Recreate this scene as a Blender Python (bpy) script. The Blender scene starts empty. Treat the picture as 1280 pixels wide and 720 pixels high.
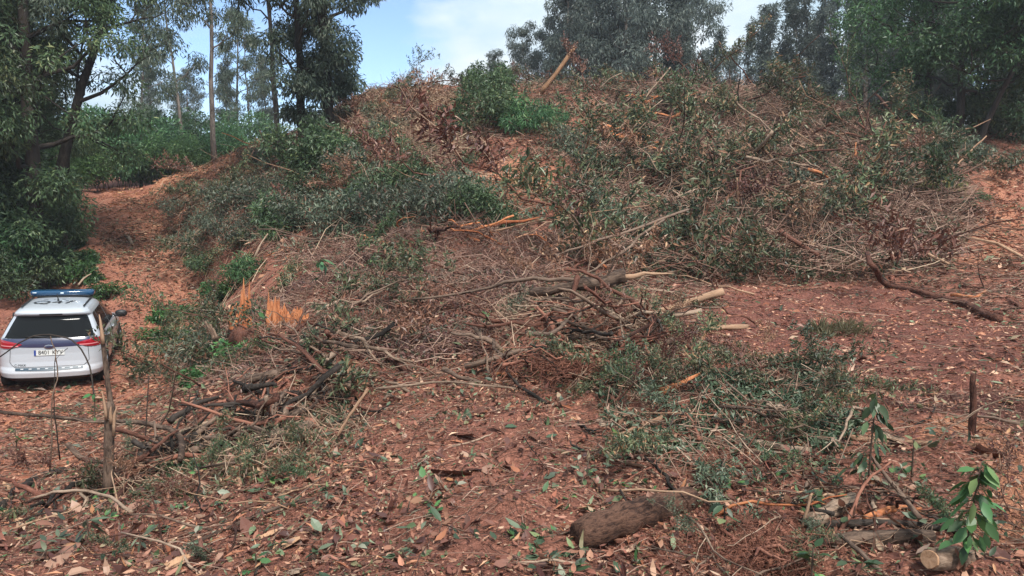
import bpy, math, random, zlib
import numpy as np
from mathutils import Vector, Matrix

scene = bpy.context.scene
COL = scene.collection
R = math.radians
rng = np.random.default_rng(7)
random.seed(7)

# ------------------------------------------------------------------ camera
F_PX = 967.0                      # focal length in pixels of a 1280 wide picture
PITCH = R(6.5)
EYE = np.array([0.0, 0.0, 1.6])
cam_d = bpy.data.cameras.new("camera")
cam_d.sensor_width = 36.0
cam_d.lens = F_PX / 1280.0 * 36.0
cam_d.clip_start = 0.05
cam_d.clip_end = 3000.0
cam = bpy.data.objects.new("camera", cam_d)
COL.objects.link(cam)
cam.location = EYE
cam.rotation_euler = (R(90) - PITCH, 0, 0)
scene.camera = cam

# ------------------------------------------------------------------ world
SUN_EL, SUN_AZ = R(55), R(150)    # azimuth clockwise from +Y: behind the camera, to its right
world = bpy.data.worlds.new("World")
scene.world = world
world.use_nodes = True
wn, wl = world.node_tree.nodes, world.node_tree.links
wn.clear()
w_out = wn.new("ShaderNodeOutputWorld")
w_bg = wn.new("ShaderNodeBackground")
w_bg.inputs["Strength"].default_value = 0.05
sky = wn.new("ShaderNodeTexSky")
sky.sky_type = 'NISHITA'
sky.sun_disc = False
sky.sun_elevation = SUN_EL
sky.sun_rotation = SUN_AZ
sky.air_density = 1.0
sky.dust_density = 0.0
sky.ozone_density = 3.0
sky.altitude = 1500.0
tc = wn.new("ShaderNodeTexCoord")
sep = wn.new("ShaderNodeSeparateXYZ")
wl.new(tc.outputs["Generated"], sep.inputs[0])
addz = wn.new("ShaderNodeMath"); addz.operation = 'ADD'; addz.inputs[1].default_value = 0.22
mxz = wn.new("ShaderNodeMath"); mxz.operation = 'MAXIMUM'; mxz.inputs[1].default_value = 0.08
wl.new(sep.outputs["Z"], addz.inputs[0]); wl.new(addz.outputs[0], mxz.inputs[0])
dx = wn.new("ShaderNodeMath"); dx.operation = 'DIVIDE'
dy = wn.new("ShaderNodeMath"); dy.operation = 'DIVIDE'
wl.new(sep.outputs["X"], dx.inputs[0]); wl.new(mxz.outputs[0], dx.inputs[1])
wl.new(sep.outputs["Y"], dy.inputs[0]); wl.new(mxz.outputs[0], dy.inputs[1])
cmb = wn.new("ShaderNodeCombineXYZ")
wl.new(dx.outputs[0], cmb.inputs["X"]); wl.new(dy.outputs[0], cmb.inputs["Y"])
cmb.inputs["Z"].default_value = 30.6
n1 = wn.new("ShaderNodeTexNoise"); n1.inputs["Scale"].default_value = 0.9
n1.inputs["Detail"].default_value = 6.0; n1.inputs["Roughness"].default_value = 0.55
n1.inputs["Distortion"].default_value = 0.3
wl.new(cmb.outputs[0], n1.inputs["Vector"])
cr = wn.new("ShaderNodeValToRGB")
cr.color_ramp.elements[0].position = 0.37; cr.color_ramp.elements[0].color = (0, 0, 0, 1)
cr.color_ramp.elements[1].position = 0.475; cr.color_ramp.elements[1].color = (1, 1, 1, 1)
wl.new(n1.outputs["Fac"], cr.inputs[0])
n2 = wn.new("ShaderNodeTexNoise"); n2.inputs["Scale"].default_value = 2.3
n2.inputs["Detail"].default_value = 5.0
wl.new(cmb.outputs[0], n2.inputs["Vector"])
cc = wn.new("ShaderNodeValToRGB")
cc.color_ramp.elements[0].position = 0.35; cc.color_ramp.elements[0].color = (3.0, 3.9, 4.6, 1)
cc.color_ramp.elements[1].position = 0.62; cc.color_ramp.elements[1].color = (4.5, 4.9, 5.2, 1)
wl.new(n2.outputs["Fac"], cc.inputs[0])
mixc = wn.new("ShaderNodeMix"); mixc.data_type = 'RGBA'
wl.new(cr.outputs["Color"], mixc.inputs["Factor"])
wl.new(sky.outputs[0], mixc.inputs["A"]); wl.new(cc.outputs["Color"], mixc.inputs["B"])
wl.new(mixc.outputs["Result"], w_bg.inputs["Color"])
wl.new(w_bg.outputs[0], w_out.inputs[0])

# ------------------------------------------------------------------ sun (veiled by cloud)
sun_d = bpy.data.lights.new("sun", 'SUN')
sun_d.energy = 1.3
sun_d.angle = R(12)
sun_d.color = (1.0, 0.95, 0.88)
sun = bpy.data.objects.new("sun", sun_d)
COL.objects.link(sun)
sdir = Vector((math.sin(SUN_AZ) * math.cos(SUN_EL), math.cos(SUN_AZ) * math.cos(SUN_EL), math.sin(SUN_EL)))
sun.rotation_euler = sdir.to_track_quat('Z', 'Y').to_euler()
sun.location = sdir * 60

vs = scene.view_settings
vs.view_transform = 'Standard'
vs.look = 'None'
vs.exposure = 2.2
vs.gamma = 1.0
vs.use_curve_mapping = False
scene.render.engine = 'CYCLES'
scene.cycles.use_denoising = True
scene.cycles.max_bounces = 5
scene.cycles.diffuse_bounces = 2
scene.cycles.transmission_bounces = 4
scene.cycles.transparent_max_bounces = 4

# ------------------------------------------------------------------ mesh helpers
class MB:
    """collects vertices, faces and a per-vertex random value, then links ONE mesh object"""
    def __init__(s):
        s.V, s.F, s.A, s.M, s.n = [], [], [], [], 0
    def add(s, V, F, rnd=0.5, mat=0):
        V = np.asarray(V, float).reshape(-1, 3)
        for f in (F if isinstance(F, list) else [F]):
            f = np.asarray(f, np.int64)
            s.F.append(f + s.n); s.M.append(np.full(len(f), mat, np.int32))
        s.V.append(V)
        s.A.append(np.broadcast_to(np.asarray(rnd, float), (len(V),)))
        s.n += len(V)
        return s
    def mesh(s, name, mats, smooth=True):
        me = bpy.data.meshes.new(name)
        V = np.concatenate(s.V)
        me.vertices.add(len(V)); me.vertices.foreach_set("co", V.astype(np.float32).ravel())
        loops = np.concatenate([f.ravel() for f in s.F])
        tot = np.concatenate([np.full(len(f), f.shape[1], np.int32) for f in s.F])
        start = np.concatenate([[0], np.cumsum(tot)[:-1]]).astype(np.int32)
        me.loops.add(len(loops)); me.loops.foreach_set("vertex_index", loops.astype(np.int32))
        me.polygons.add(len(tot)); me.polygons.foreach_set("loop_start", start)
        me.polygons.foreach_set("loop_total", tot)
        me.polygons.foreach_set("material_index", np.concatenate(s.M))
        me.polygons.foreach_set("use_smooth", np.full(len(tot), bool(smooth)))
        a = me.attributes.new("rnd", 'FLOAT', 'POINT')
        a.data.foreach_set("value", np.concatenate(s.A).astype(np.float32))
        for m in (mats if isinstance(mats, (list, tuple)) else [mats]):
            me.materials.append(m)
        me.update(calc_edges=True)
        me.validate()
        return me
    def build(s, name, mats, parent=None, smooth=True, kind=None):
        return link(name, s.mesh(name, mats, smooth), parent, kind)

def link(name, data, parent=None, kind=None):
    o = bpy.data.objects.new(name, data)
    COL.objects.link(o)
    if parent is not None:
        o.parent = parent
    if kind:
        o["kind"] = kind
    return o

def tag(o, label, cat, group=None, kind=None):
    o["label"] = label; o["category"] = cat
    if group: o["group"] = group
    if kind: o["kind"] = kind
    return o

def thing(name, loc, rotz=0.0):
    o = bpy.data.objects.new(name, None)
    COL.objects.link(o)
    o.location = loc; o.rotation_euler = (0, 0, rotz)
    o.empty_display_size = 0.2
    return o

def copy_tree(o, parent=None):
    c = o.copy()
    COL.objects.link(c)
    c.parent = parent
    for ch in KIDS.get(o.name, ()):
        copy_tree(ch, c)
    return c
KIDS = {}
def index_kids(root):
    KIDS[root.name] = list(root.children)
    for ch in root.children:
        KIDS[ch.name] = list(ch.children)

def nrm(a):
    a = np.asarray(a, float)
    return a / np.maximum(np.linalg.norm(a, axis=-1, keepdims=True), 1e-9)

# value noise on a lattice
_tab = np.random.default_rng(3).random((256, 256))
def vnoise(x, y):
    x = np.asarray(x, float); y = np.asarray(y, float)
    xi = np.floor(x).astype(int); yi = np.floor(y).astype(int)
    fx = x - xi; fy = y - yi
    fx = fx * fx * (3 - 2 * fx); fy = fy * fy * (3 - 2 * fy)
    a = _tab[xi & 255, yi & 255]; b = _tab[(xi + 1) & 255, yi & 255]
    c = _tab[xi & 255, (yi + 1) & 255]; d = _tab[(xi + 1) & 255, (yi + 1) & 255]
    return (a * (1 - fx) + b * fx) * (1 - fy) + (c * (1 - fx) + d * fx) * fy - 0.5
def fbm(x, y, o=3):
    s = 0; k = 1.0
    for i in range(o):
        s = s + k * vnoise(x * 2 ** i + 17.3 * i, y * 2 ** i + 9.1 * i); k *= 0.5
    return s

# ------------------------------------------------------------------ relief of the hillside
def ray(px, py):
    u = (px - 640.0) / F_PX; v = (360.0 - py) / F_PX
    return np.array([u, math.cos(PITCH) + v * math.sin(PITCH), -math.sin(PITCH) + v * math.cos(PITCH)])
def at(px, py, Y):
    d = ray(px, py)
    return EYE + d * (Y / d[1])
_ctl = [  # surveyed points: bearing and distance, then a few outside the view
 (0,720,4.0),(300,720,3.6),(640,720,3.4),(960,720,3.4),(1280,720,3.4),
 (0,620,7.0),(150,620,6.2),(300,610,5.4),(480,600,4.9),(640,600,4.6),(960,600,4.5),(1280,600,4.4),
 (0,540,11),(130,545,9),(230,500,11.5),(300,520,7.8),(450,520,6.8),(640,520,6.0),(900,520,5.9),(1280,520,5.7),
 (215,450,14.5),(300,440,11),(400,440,9.5),(520,440,8.8),(700,440,8.4),(760,450,8.0),(900,440,8.3),(1100,430,8.8),(1280,430,8.6),
 (62,483,15.5),(0,483,15.2),(150,470,16),(-60,455,17.5),(-30,437,19.5),(140,428,20),(60,433,19.8),
 (205,402,21.5),(165,372,23.5),(150,330,27),(150,290,31),(150,245,37),(210,225,39),
 (265,385,17),(330,402,12.5),(300,350,18),(250,300,25),(240,250,31),(300,192,36),(330,205,33),
 (420,330,14.5),(520,320,14),(640,360,10.8),(780,362,10.6),(640,290,16),(500,300,16),(400,260,21),(500,230,22),
 (600,230,21),(640,200,23),(560,150,28),(500,118,32),(440,122,33.5),(470,116,33.5),(540,116,32.5),(400,180,28),(350,212,29),
 (600,120,31),(700,118,30),(780,119,30),(860,120,30),(960,124,31),(1060,134,32),(1160,150,31),(1280,184,30),
 (760,345,14),(900,352,14.8),(1050,352,14.5),(1180,332,16),(760,275,18),(900,275,19),(1050,275,19),
 (800,195,23.5),(950,195,24.5),(1100,205,25),(1250,342,15),(1250,280,19.5),(1260,232,24.5),
]
_pts = [at(*c) for c in _ctl]
_pts += [np.array(p, float) + (0, 0, 1.6) for p in [
 (-22,46,0.6),(-15,45,1.8),(-7,44,3.4),(0,45,3.6),(8,45,3.6),(15,45,3.2),(30,42,2.6),(-30,60,1.0),(0,62,3.6),(30,62,3.2),(-34,45,0.3),
 (-30,20,-1.8),(-20,24,-1.6),(-20,10,-3.6),(-12,5,-2.7),(-5,0,-1.95),(0,0,-1.6),(6,0,-1.5),(0,-10,-1.6),(20,10,-1.2),
 (30,25,1.6),(16,0,-1.4),(-18,31,-0.6),(-16,20,-3.0),(-30,0,-3.4),(24,32,2.3)]]
_pts = np.array(_pts)
_cx, _cy, _cz = _pts[:, 0], _pts[:, 1], _pts[:, 2]
def _k(r2):
    return np.where(r2 > 1e-9, 0.5 * r2 * np.log(np.maximum(r2, 1e-9)), 0.0)
_n = len(_pts)
_A = np.zeros((_n + 3, _n + 3))
_A[:_n, :_n] = _k((_cx[:, None] - _cx) ** 2 + (_cy[:, None] - _cy) ** 2) + np.eye(_n) * 0.3
_A[:_n, _n:] = np.stack([np.ones(_n), _cx, _cy], 1); _A[_n:, :_n] = _A[:_n, _n:].T
_w = np.linalg.solve(_A, np.concatenate([_cz, np.zeros(3)]))
def H0(x, y):
    x = np.atleast_1d(np.asarray(x, float)); y = np.atleast_1d(np.asarray(y, float))
    out = np.empty(len(x))
    for i in range(0, len(x), 40000):
        a, b = x[i:i+40000], y[i:i+40000]
        out[i:i+40000] = _k((a[:, None] - _cx) ** 2 + (b[:, None] - _cy) ** 2) @ _w[:_n] + _w[_n] + _w[_n+1] * a + _w[_n+2] * b
    d = np.maximum(np.abs(x) - 28, 0) + np.maximum(y - 52, 0) + np.maximum(-4 - y, 0)
    f = np.clip(d / 25.0, 0, 1); f = f * f * (3 - 2 * f)
    far = 2.0 + 1.4 * fbm(x * 0.02, y * 0.02, 2) + np.clip(y, -30, 60) * 0.04
    return out * (1 - f) + far * f
# the track: a levelled, rutted shelf below the bank
_trk = np.array([(-6.2, 8.5), (-7.6, 12.5), (-8.7, 16.0), (-9.9, 20.0), (-11.2, 23.5), (-13.0, 27.0), (-15.3, 31.0), (-18.4, 36.5), (-20.5, 40.0)])
_trs = np.linspace(0, 1, 120)
_tri = np.linspace(0, 1, len(_trk))
TRX = np.interp(_trs, _tri, _trk[:, 0]); TRY = np.interp(_trs, _tri, _trk[:, 1])
_ker = np.hanning(21); _ker /= _ker.sum()
TRX[10:-10] = np.convolve(TRX, _ker, 'valid'); TRY[10:-10] = np.convolve(TRY, _ker, 'valid')
TRZ = H0(TRX, TRY); TRZ[10:-10] = np.convolve(TRZ, _ker, 'valid')
_tnx, _tny = np.gradient(TRY), -np.gradient(TRX); _l = np.hypot(_tnx, _tny); _tnx /= _l; _tny /= _l
MOUNDS = [(at(330, 500, 8.3), 1.1, .28), (at(420, 470, 8.2), 1.0, .25), (at(740, 440, 8.5), 1.3, .38), (at(640, 440, 8.4), .9, .15), (at(330, 400, 12.3), 1.2, .18), (at(960, 520, 6.0), 1.0, .12), (at(560, 300, 15), 1.6, .2)]
def H(x, y):
    x = np.atleast_1d(np.asarray(x, float)); y = np.atleast_1d(np.asarray(y, float))
    z = H0(x, y)
    smooth = np.exp(-(((x + 9.6) / 2.2) ** 2 + ((y - 17.0) / 3.5) ** 2))        # levelled under the car
    rough = (0.35 + 0.65 * np.clip((y - 9) / 8, 0, 1)) * (1 - 0.9 * smooth)
    rut = np.zeros(len(x)); wt = np.zeros(len(x)); zt = np.zeros(len(x))
    near = np.nonzero((x < -3) & (x > -24) & (y > 6) & (y < 43))[0]
    for i in range(0, len(near), 20000):
        k = near[i:i+20000]
        d2 = (x[k, None] - TRX) ** 2 + (y[k, None] - TRY) ** 2
        j = d2.argmin(1); d = np.sqrt(d2[np.arange(len(k)), j])
        off = (x[k] - TRX[j]) * _tnx[j] + (y[k] - TRY[j]) * _tny[j]
        t_ = np.clip((2.4 - d) / 1.0, 0, 1); wt[k] = t_ * t_ * (3 - 2 * t_); zt[k] = TRZ[j]
        rut[k] = -0.13 * np.exp(-((np.abs(off + .15 * np.sin(y[k] * .9)) - .78) / .24) ** 2) * wt[k]
    rough = rough * (1 - 0.75 * wt)
    z = z * (1 - wt) + zt * wt + rut * (1 - smooth)
    z = z + rough * (0.34 * fbm(x * 0.55, y * 0.55, 3) + 0.10 * fbm(x * 2.3 + 5, y * 2.3, 2))
    z = z + (1 - 0.8 * smooth) * (0.085 * fbm(x * 3.1, y * 3.1 + 8, 2) + 0.045 * vnoise(x * 8, y * 8))
    for c, r, h in MOUNDS:
        z = z + h * np.exp(-((x - c[0]) ** 2 + (y - c[1]) ** 2) / (r * r * .6))
    return z
def Hs(x, y): return float(H([x], [y])[0])
_ts = np.concatenate([np.arange(2.0, 20, 0.03), np.arange(20, 75, 0.1)])
def hit(px, py):
    d = ray(px, py)
    P = EYE + d[None, :] * (_ts / d[1])[:, None]
    below = np.nonzero(P[:, 2] < H(P[:, 0], P[:, 1]))[0]
    i = below[0] if len(below) else len(_ts) - 1
    return P[i]
def project(P):
    P = np.asarray(P, float) - EYE
    f = np.array([0, math.cos(PITCH), -math.sin(PITCH)]); u = np.array([0, math.sin(PITCH), math.cos(PITCH)])
    dz = P @ f
    return 640 + F_PX * P[..., 0] / dz, 360 - F_PX * (P @ u) / dz, dz

def world_poly(pix):
    return np.array([hit(*p)[:2] for p in pix])
def inside(poly, x, y):
    c = np.zeros(len(x), bool)
    n = len(poly)
    for i in range(n):
        x0, y0 = poly[i]; x1, y1 = poly[(i + 1) % n]
        m = (y0 > y) != (y1 > y)
        with np.errstate(divide='ignore', invalid='ignore'):
            c ^= m & (x < (x1 - x0) * (y - y0) / (y1 - y0 + 1e-12) + x0)
    return c

# ------------------------------------------------------------------ materials
def new_mat(name):
    m = bpy.data.materials.new(name); m.use_nodes = True
    nt = m.node_tree; nt.nodes.clear()
    out = nt.nodes.new("ShaderNodeOutputMaterial")
    b = nt.nodes.new("ShaderNodeBsdfPrincipled")
    nt.links.new(b.outputs[0], out.inputs[0])
    return m, nt, b, out
def ramp(nt, stops, interp='LINEAR'):
    r = nt.nodes.new("ShaderNodeValToRGB"); r.color_ramp.interpolation = interp
    e = r.color_ramp.elements
    while len(e) < len(stops): e.new(0.5)
    for i, (p, c) in enumerate(stops):
        e[i].position = p; e[i].color = (*c, 1)
    return r
def simple(name, col, rough=0.5, metal=0.0, coat=0.0, noise=0.0, spec=0.5):
    m, nt, b, out = new_mat(name)
    b.inputs["Base Color"].default_value = (*col, 1)
    b.inputs["Roughness"].default_value = rough
    b.inputs["Metallic"].default_value = metal
    b.inputs["Coat Weight"].default_value = coat
    b.inputs["Specular IOR Level"].default_value = spec
    if noise:
        t = nt.nodes.new("ShaderNodeTexCoord"); n = nt.nodes.new("ShaderNodeTexNoise")
        n.inputs["Scale"].default_value = 3.0; n.inputs["Detail"].default_value = 8.0
        nt.links.new(t.outputs["Object"], n.inputs["Vector"])
        r = ramp(nt, [(0.35, tuple(c * (1 - noise) for c in col)), (0.65, col)])
        nt.links.new(n.outputs["Fac"], r.inputs[0]); nt.links.new(r.outputs[0], b.inputs["Base Color"])
    return m
def leaf_mat(name, stops, rough=0.45, transl=0.25, spec=0.4, objvar=0.35):
    m, nt, b, out = new_mat(name)
    a = nt.nodes.new("ShaderNodeAttribute"); a.attribute_name = "rnd"
    r = ramp(nt, stops)
    nt.links.new(a.outputs["Fac"], r.inputs[0])
    oi = nt.nodes.new("ShaderNodeObjectInfo")
    hsv = nt.nodes.new("ShaderNodeHueSaturation")
    mr = nt.nodes.new("ShaderNodeMapRange"); mr.inputs["To Min"].default_value = 1 - objvar; mr.inputs["To Max"].default_value = 1 + objvar
    mh = nt.nodes.new("ShaderNodeMapRange"); mh.inputs["To Min"].default_value = 0.485; mh.inputs["To Max"].default_value = 0.515
    nt.links.new(oi.outputs["Random"], mr.inputs["Value"]); nt.links.new(oi.outputs["Random"], mh.inputs["Value"])
    nt.links.new(mr.outputs[0], hsv.inputs["Value"]); nt.links.new(mh.outputs[0], hsv.inputs["Hue"])
    nt.links.new(r.outputs[0], hsv.inputs["Color"])
    nt.links.new(hsv.outputs[0], b.inputs["Base Color"])
    b.inputs["Roughness"].default_value = rough
    b.inputs["Specular IOR Level"].default_value = spec
    if transl > 0:
        t = nt.nodes.new("ShaderNodeBsdfTranslucent")
        mx = nt.nodes.new("ShaderNodeMixShader"); mx.inputs[0].default_value = transl
        nt.links.new(hsv.outputs[0], t.inputs["Color"])
        nt.links.new(b.outputs[0], mx.inputs[1]); nt.links.new(t.outputs[0], mx.inputs[2])
        nt.links.new(mx.outputs[0], out.inputs[0])
    return m
def bark_mat(name, dark, light, scale=6.0, stretch=0.25, bump=0.6, rough=0.85, fine=5.0):
    m, nt, b, out = new_mat(name)
    Lk = nt.links.new
    t = nt.nodes.new("ShaderNodeTexCoord"); mp = nt.nodes.new("ShaderNodeMapping")
    mp.inputs["Scale"].default_value = (1, 1, stretch)
    Lk(t.outputs["Object"], mp.inputs["Vector"])
    def nz(sc, det=9.0, ro=0.7):
        n = nt.nodes.new("ShaderNodeTexNoise"); n.inputs["Scale"].default_value = sc
        n.inputs["Detail"].default_value = det; n.inputs["Roughness"].default_value = ro
        Lk(mp.outputs[0], n.inputs["Vector"]); return n
    n = nz(scale); nf = nz(scale * fine, 6.0, 0.75)
    a = nt.nodes.new("ShaderNodeAttribute"); a.attribute_name = "rnd"
    add = nt.nodes.new("ShaderNodeMath"); add.operation = 'MULTIPLY_ADD'; add.inputs[1].default_value = 0.3
    Lk(a.outputs["Fac"], add.inputs[0]); Lk(n.outputs["Fac"], add.inputs[2])
    ad2 = nt.nodes.new("ShaderNodeMath"); ad2.operation = 'MULTIPLY_ADD'; ad2.inputs[1].default_value = 0.9
    Lk(nf.outputs["Fac"], ad2.inputs[0]); Lk(add.outputs[0], ad2.inputs[2])
    r = ramp(nt, [(0.80, tuple(c * 0.6 for c in dark)), (0.95, dark), (1.10, tuple((d + l) / 2 for d, l in zip(dark, light))), (1.35, light)])
    r.color_ramp.elements[0].position = 0.40; r.color_ramp.elements[1].position = 0.475
    r.color_ramp.elements[2].position = 0.55; r.color_ramp.elements[3].position = 0.68
    hf = nt.nodes.new("ShaderNodeMath"); hf.operation = 'MULTIPLY'; hf.inputs[1].default_value = 0.5
    Lk(ad2.outputs[0], hf.inputs[0]); Lk(hf.outputs[0], r.inputs[0]); Lk(r.outputs[0], b.inputs["Base Color"])
    bp = nt.nodes.new("ShaderNodeBump"); bp.inputs["Strength"].default_value = bump; bp.inputs["Distance"].default_value = 0.02
    Lk(ad2.outputs[0], bp.inputs["Height"]); Lk(bp.outputs[0], b.inputs["Normal"])
    b.inputs["Roughness"].default_value = rough
    b.inputs["Specular IOR Level"].default_value = 0.2
    return m

M = {}
M['bark_grey'] = bark_mat("bark_grey", (0.055, 0.036, 0.027), (0.22, 0.15, 0.11), 9.0)
M['bark_red'] = bark_mat("bark_red", (0.045, 0.020, 0.015), (0.20, 0.088, 0.06), 11.0, 0.2, 1.0)
M['bark_log'] = bark_mat("bark_log", (0.035, 0.018, 0.013), (0.20, 0.105, 0.07), 16.0, 0.3, 1.0)
M['bark_dark'] = bark_mat("bark_dark", (0.016, 0.013, 0.011), (0.060, 0.047, 0.039))
M['bark_pale'] = bark_mat("bark_pale", (0.13, 0.085, 0.06), (0.40, 0.29, 0.21), 9.0)
M['bark_tree'] = bark_mat("bark_tree", (0.07, 0.058, 0.05), (0.26, 0.22, 0.19), 2.5)
M['wood_cut'] = bark_mat("wood_cut", (0.24, 0.13, 0.07), (0.46, 0.28, 0.17), 14.0, 0.2, 0.3)
M['wood_orange'] = bark_mat("wood_orange", (0.30, 0.095, 0.04), (0.60, 0.25, 0.115), 14.0, 0.15, 0.6)
M['wood_pale'] = bark_mat("wood_pale", (0.17, 0.095, 0.058), (0.42, 0.27, 0.175), 12.0, 0.15, 0.4)
M['leaf_far'] = leaf_mat("leaf_far", [(0.000, (0.0560, 0.0762, 0.0694)), (0.500, (0.1064, 0.1366, 0.1176)), (0.850, (0.1680, 0.2016, 0.1680)), (1.000, (0.2688, 0.2912, 0.2576))], transl=0.4, objvar=0.2)  # glaucous gum leaf colour, lightened to imitate haze over the far trees
M['leaf_grass'] = leaf_mat("leaf_grass", [(0, (0.07, 0.06, 0.035)), (0.5, (0.14, 0.125, 0.07)), (1, (0.26, 0.23, 0.15))])
M['root'] = bark_mat("root", (0.13, 0.05, 0.035), (0.33, 0.15, 0.10), 12.0)
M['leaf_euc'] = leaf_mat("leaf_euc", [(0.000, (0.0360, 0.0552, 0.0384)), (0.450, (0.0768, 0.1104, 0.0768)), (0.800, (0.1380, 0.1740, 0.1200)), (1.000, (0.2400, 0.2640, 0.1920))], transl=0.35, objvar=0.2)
M['leaf_dark'] = leaf_mat("leaf_dark", [(0.000, (0.0286, 0.0520, 0.0273)), (0.500, (0.0650, 0.1066, 0.0494)), (0.850, (0.1235, 0.1755, 0.0754)), (1.000, (0.2340, 0.2600, 0.1170))])
M['leaf_acacia'] = leaf_mat("leaf_acacia", [(0.000, (0.0288, 0.0660, 0.0336)), (0.500, (0.0600, 0.1380, 0.0576)), (0.850, (0.1080, 0.2160, 0.0840)), (1.000, (0.1920, 0.2880, 0.1200))])
M['leaf_fresh'] = leaf_mat("leaf_fresh", [(0.000, (0.0286, 0.0715, 0.0260)), (0.500, (0.0585, 0.1430, 0.0455)), (0.850, (0.1040, 0.2210, 0.0650)), (1.000, (0.2080, 0.2860, 0.1040))])
M['leaf_brush'] = leaf_mat("leaf_brush", [(0.000, (0.0242, 0.0396, 0.0198)), (0.300, (0.0550, 0.0792, 0.0396)), (0.500, (0.1045, 0.1298, 0.0638)), (0.620, (0.1870, 0.1870, 0.1045)), (0.700, (0.1870, 0.1045, 0.0605)), (0.880, (0.2970, 0.1540, 0.0880)), (1.000, (0.4620, 0.3080, 0.1870))], transl=0.15)
M['slash'] = leaf_mat("slash", [(0, (0.05, 0.028, 0.022)), (0.3, (0.13, 0.065, 0.05)), (0.5, (0.22, 0.115, 0.088)), (0.62, (0.32, 0.20, 0.15)), (0.68, (0.09, 0.105, 0.065)), (0.85, (0.05, 0.072, 0.04)), (1, (0.17, 0.18, 0.13))], transl=0.08)
M['leaf_mixed'] = leaf_mat("leaf_mixed", [(0, (0.034, 0.05, 0.034)), (0.4, (0.075, 0.10, 0.066)), (0.65, (0.13, 0.155, 0.105)), (0.78, (0.22, 0.22, 0.16)), (0.82, (0.16, 0.085, 0.055)), (1, (0.30, 0.17, 0.11))], transl=0.15)
M['leaf_thicket'] = leaf_mat("leaf_thicket", [(0, (0.05, 0.10, 0.04)), (0.5, (0.10, 0.19, 0.07)), (0.85, (0.16, 0.27, 0.10)), (1, (0.26, 0.34, 0.15))], transl=0.4, objvar=0.2)  # leaf_fresh green brightened in the colour itself to offset shading at distance
M['leaf_blue'] = leaf_mat("leaf_blue", [(0.000, (0.0345, 0.0506, 0.0322)), (0.500, (0.0805, 0.1058, 0.0644)), (0.850, (0.1495, 0.1725, 0.1092)), (1.000, (0.2645, 0.2645, 0.1898))], transl=0.15)
M['leaf_yellow'] = leaf_mat("leaf_yellow", [(0, (0.08, 0.08, 0.03)), (0.5, (0.18, 0.17, 0.06)), (1, (0.36, 0.31, 0.12))], transl=0.2)
M['leaf_brown'] = leaf_mat("leaf_brown", [(0, (0.07, 0.030, 0.022)), (0.5, (0.17, 0.075, 0.05)), (0.85, (0.28, 0.14, 0.09)), (1, (0.42, 0.27, 0.18))], transl=0.08)
M['litter'] = leaf_mat("litter", [(0, (0.065, 0.027, 0.020)), (0.28, (0.16, 0.066, 0.045)), (0.50, (0.29, 0.13, 0.082)), (0.68, (0.40, 0.22, 0.14)), (0.80, (0.50, 0.35, 0.24)), (0.84, (0.16, 0.15, 0.08)), (0.92, (0.07, 0.11, 0.05)), (1, (0.22, 0.26, 0.16))], rough=0.65, transl=0.06, spec=0.25, objvar=0.05)
M['litter_green'] = leaf_mat("litter_green", [(0, (0.025, 0.042, 0.022)), (0.4, (0.055, 0.085, 0.045)), (0.65, (0.11, 0.14, 0.085)), (0.75, (0.24, 0.25, 0.18)), (0.82, (0.16, 0.075, 0.05)), (1, (0.32, 0.18, 0.12))], rough=0.5, transl=0.1, objvar=0.05)
M['chips'] = leaf_mat("chips", [(0, (0.20, 0.075, 0.04)), (0.4, (0.36, 0.155, 0.085)), (0.75, (0.50, 0.27, 0.16)), (1, (0.66, 0.45, 0.30))], rough=0.7, transl=0.0, spec=0.2, objvar=0.05)
M['twigs'] = leaf_mat("twigs", [(0, (0.06, 0.034, 0.026)), (0.4, (0.15, 0.085, 0.06)), (0.75, (0.28, 0.175, 0.125)), (1, (0.46, 0.33, 0.24))], rough=0.8, transl=0.0, spec=0.2, objvar=0.15)

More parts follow.
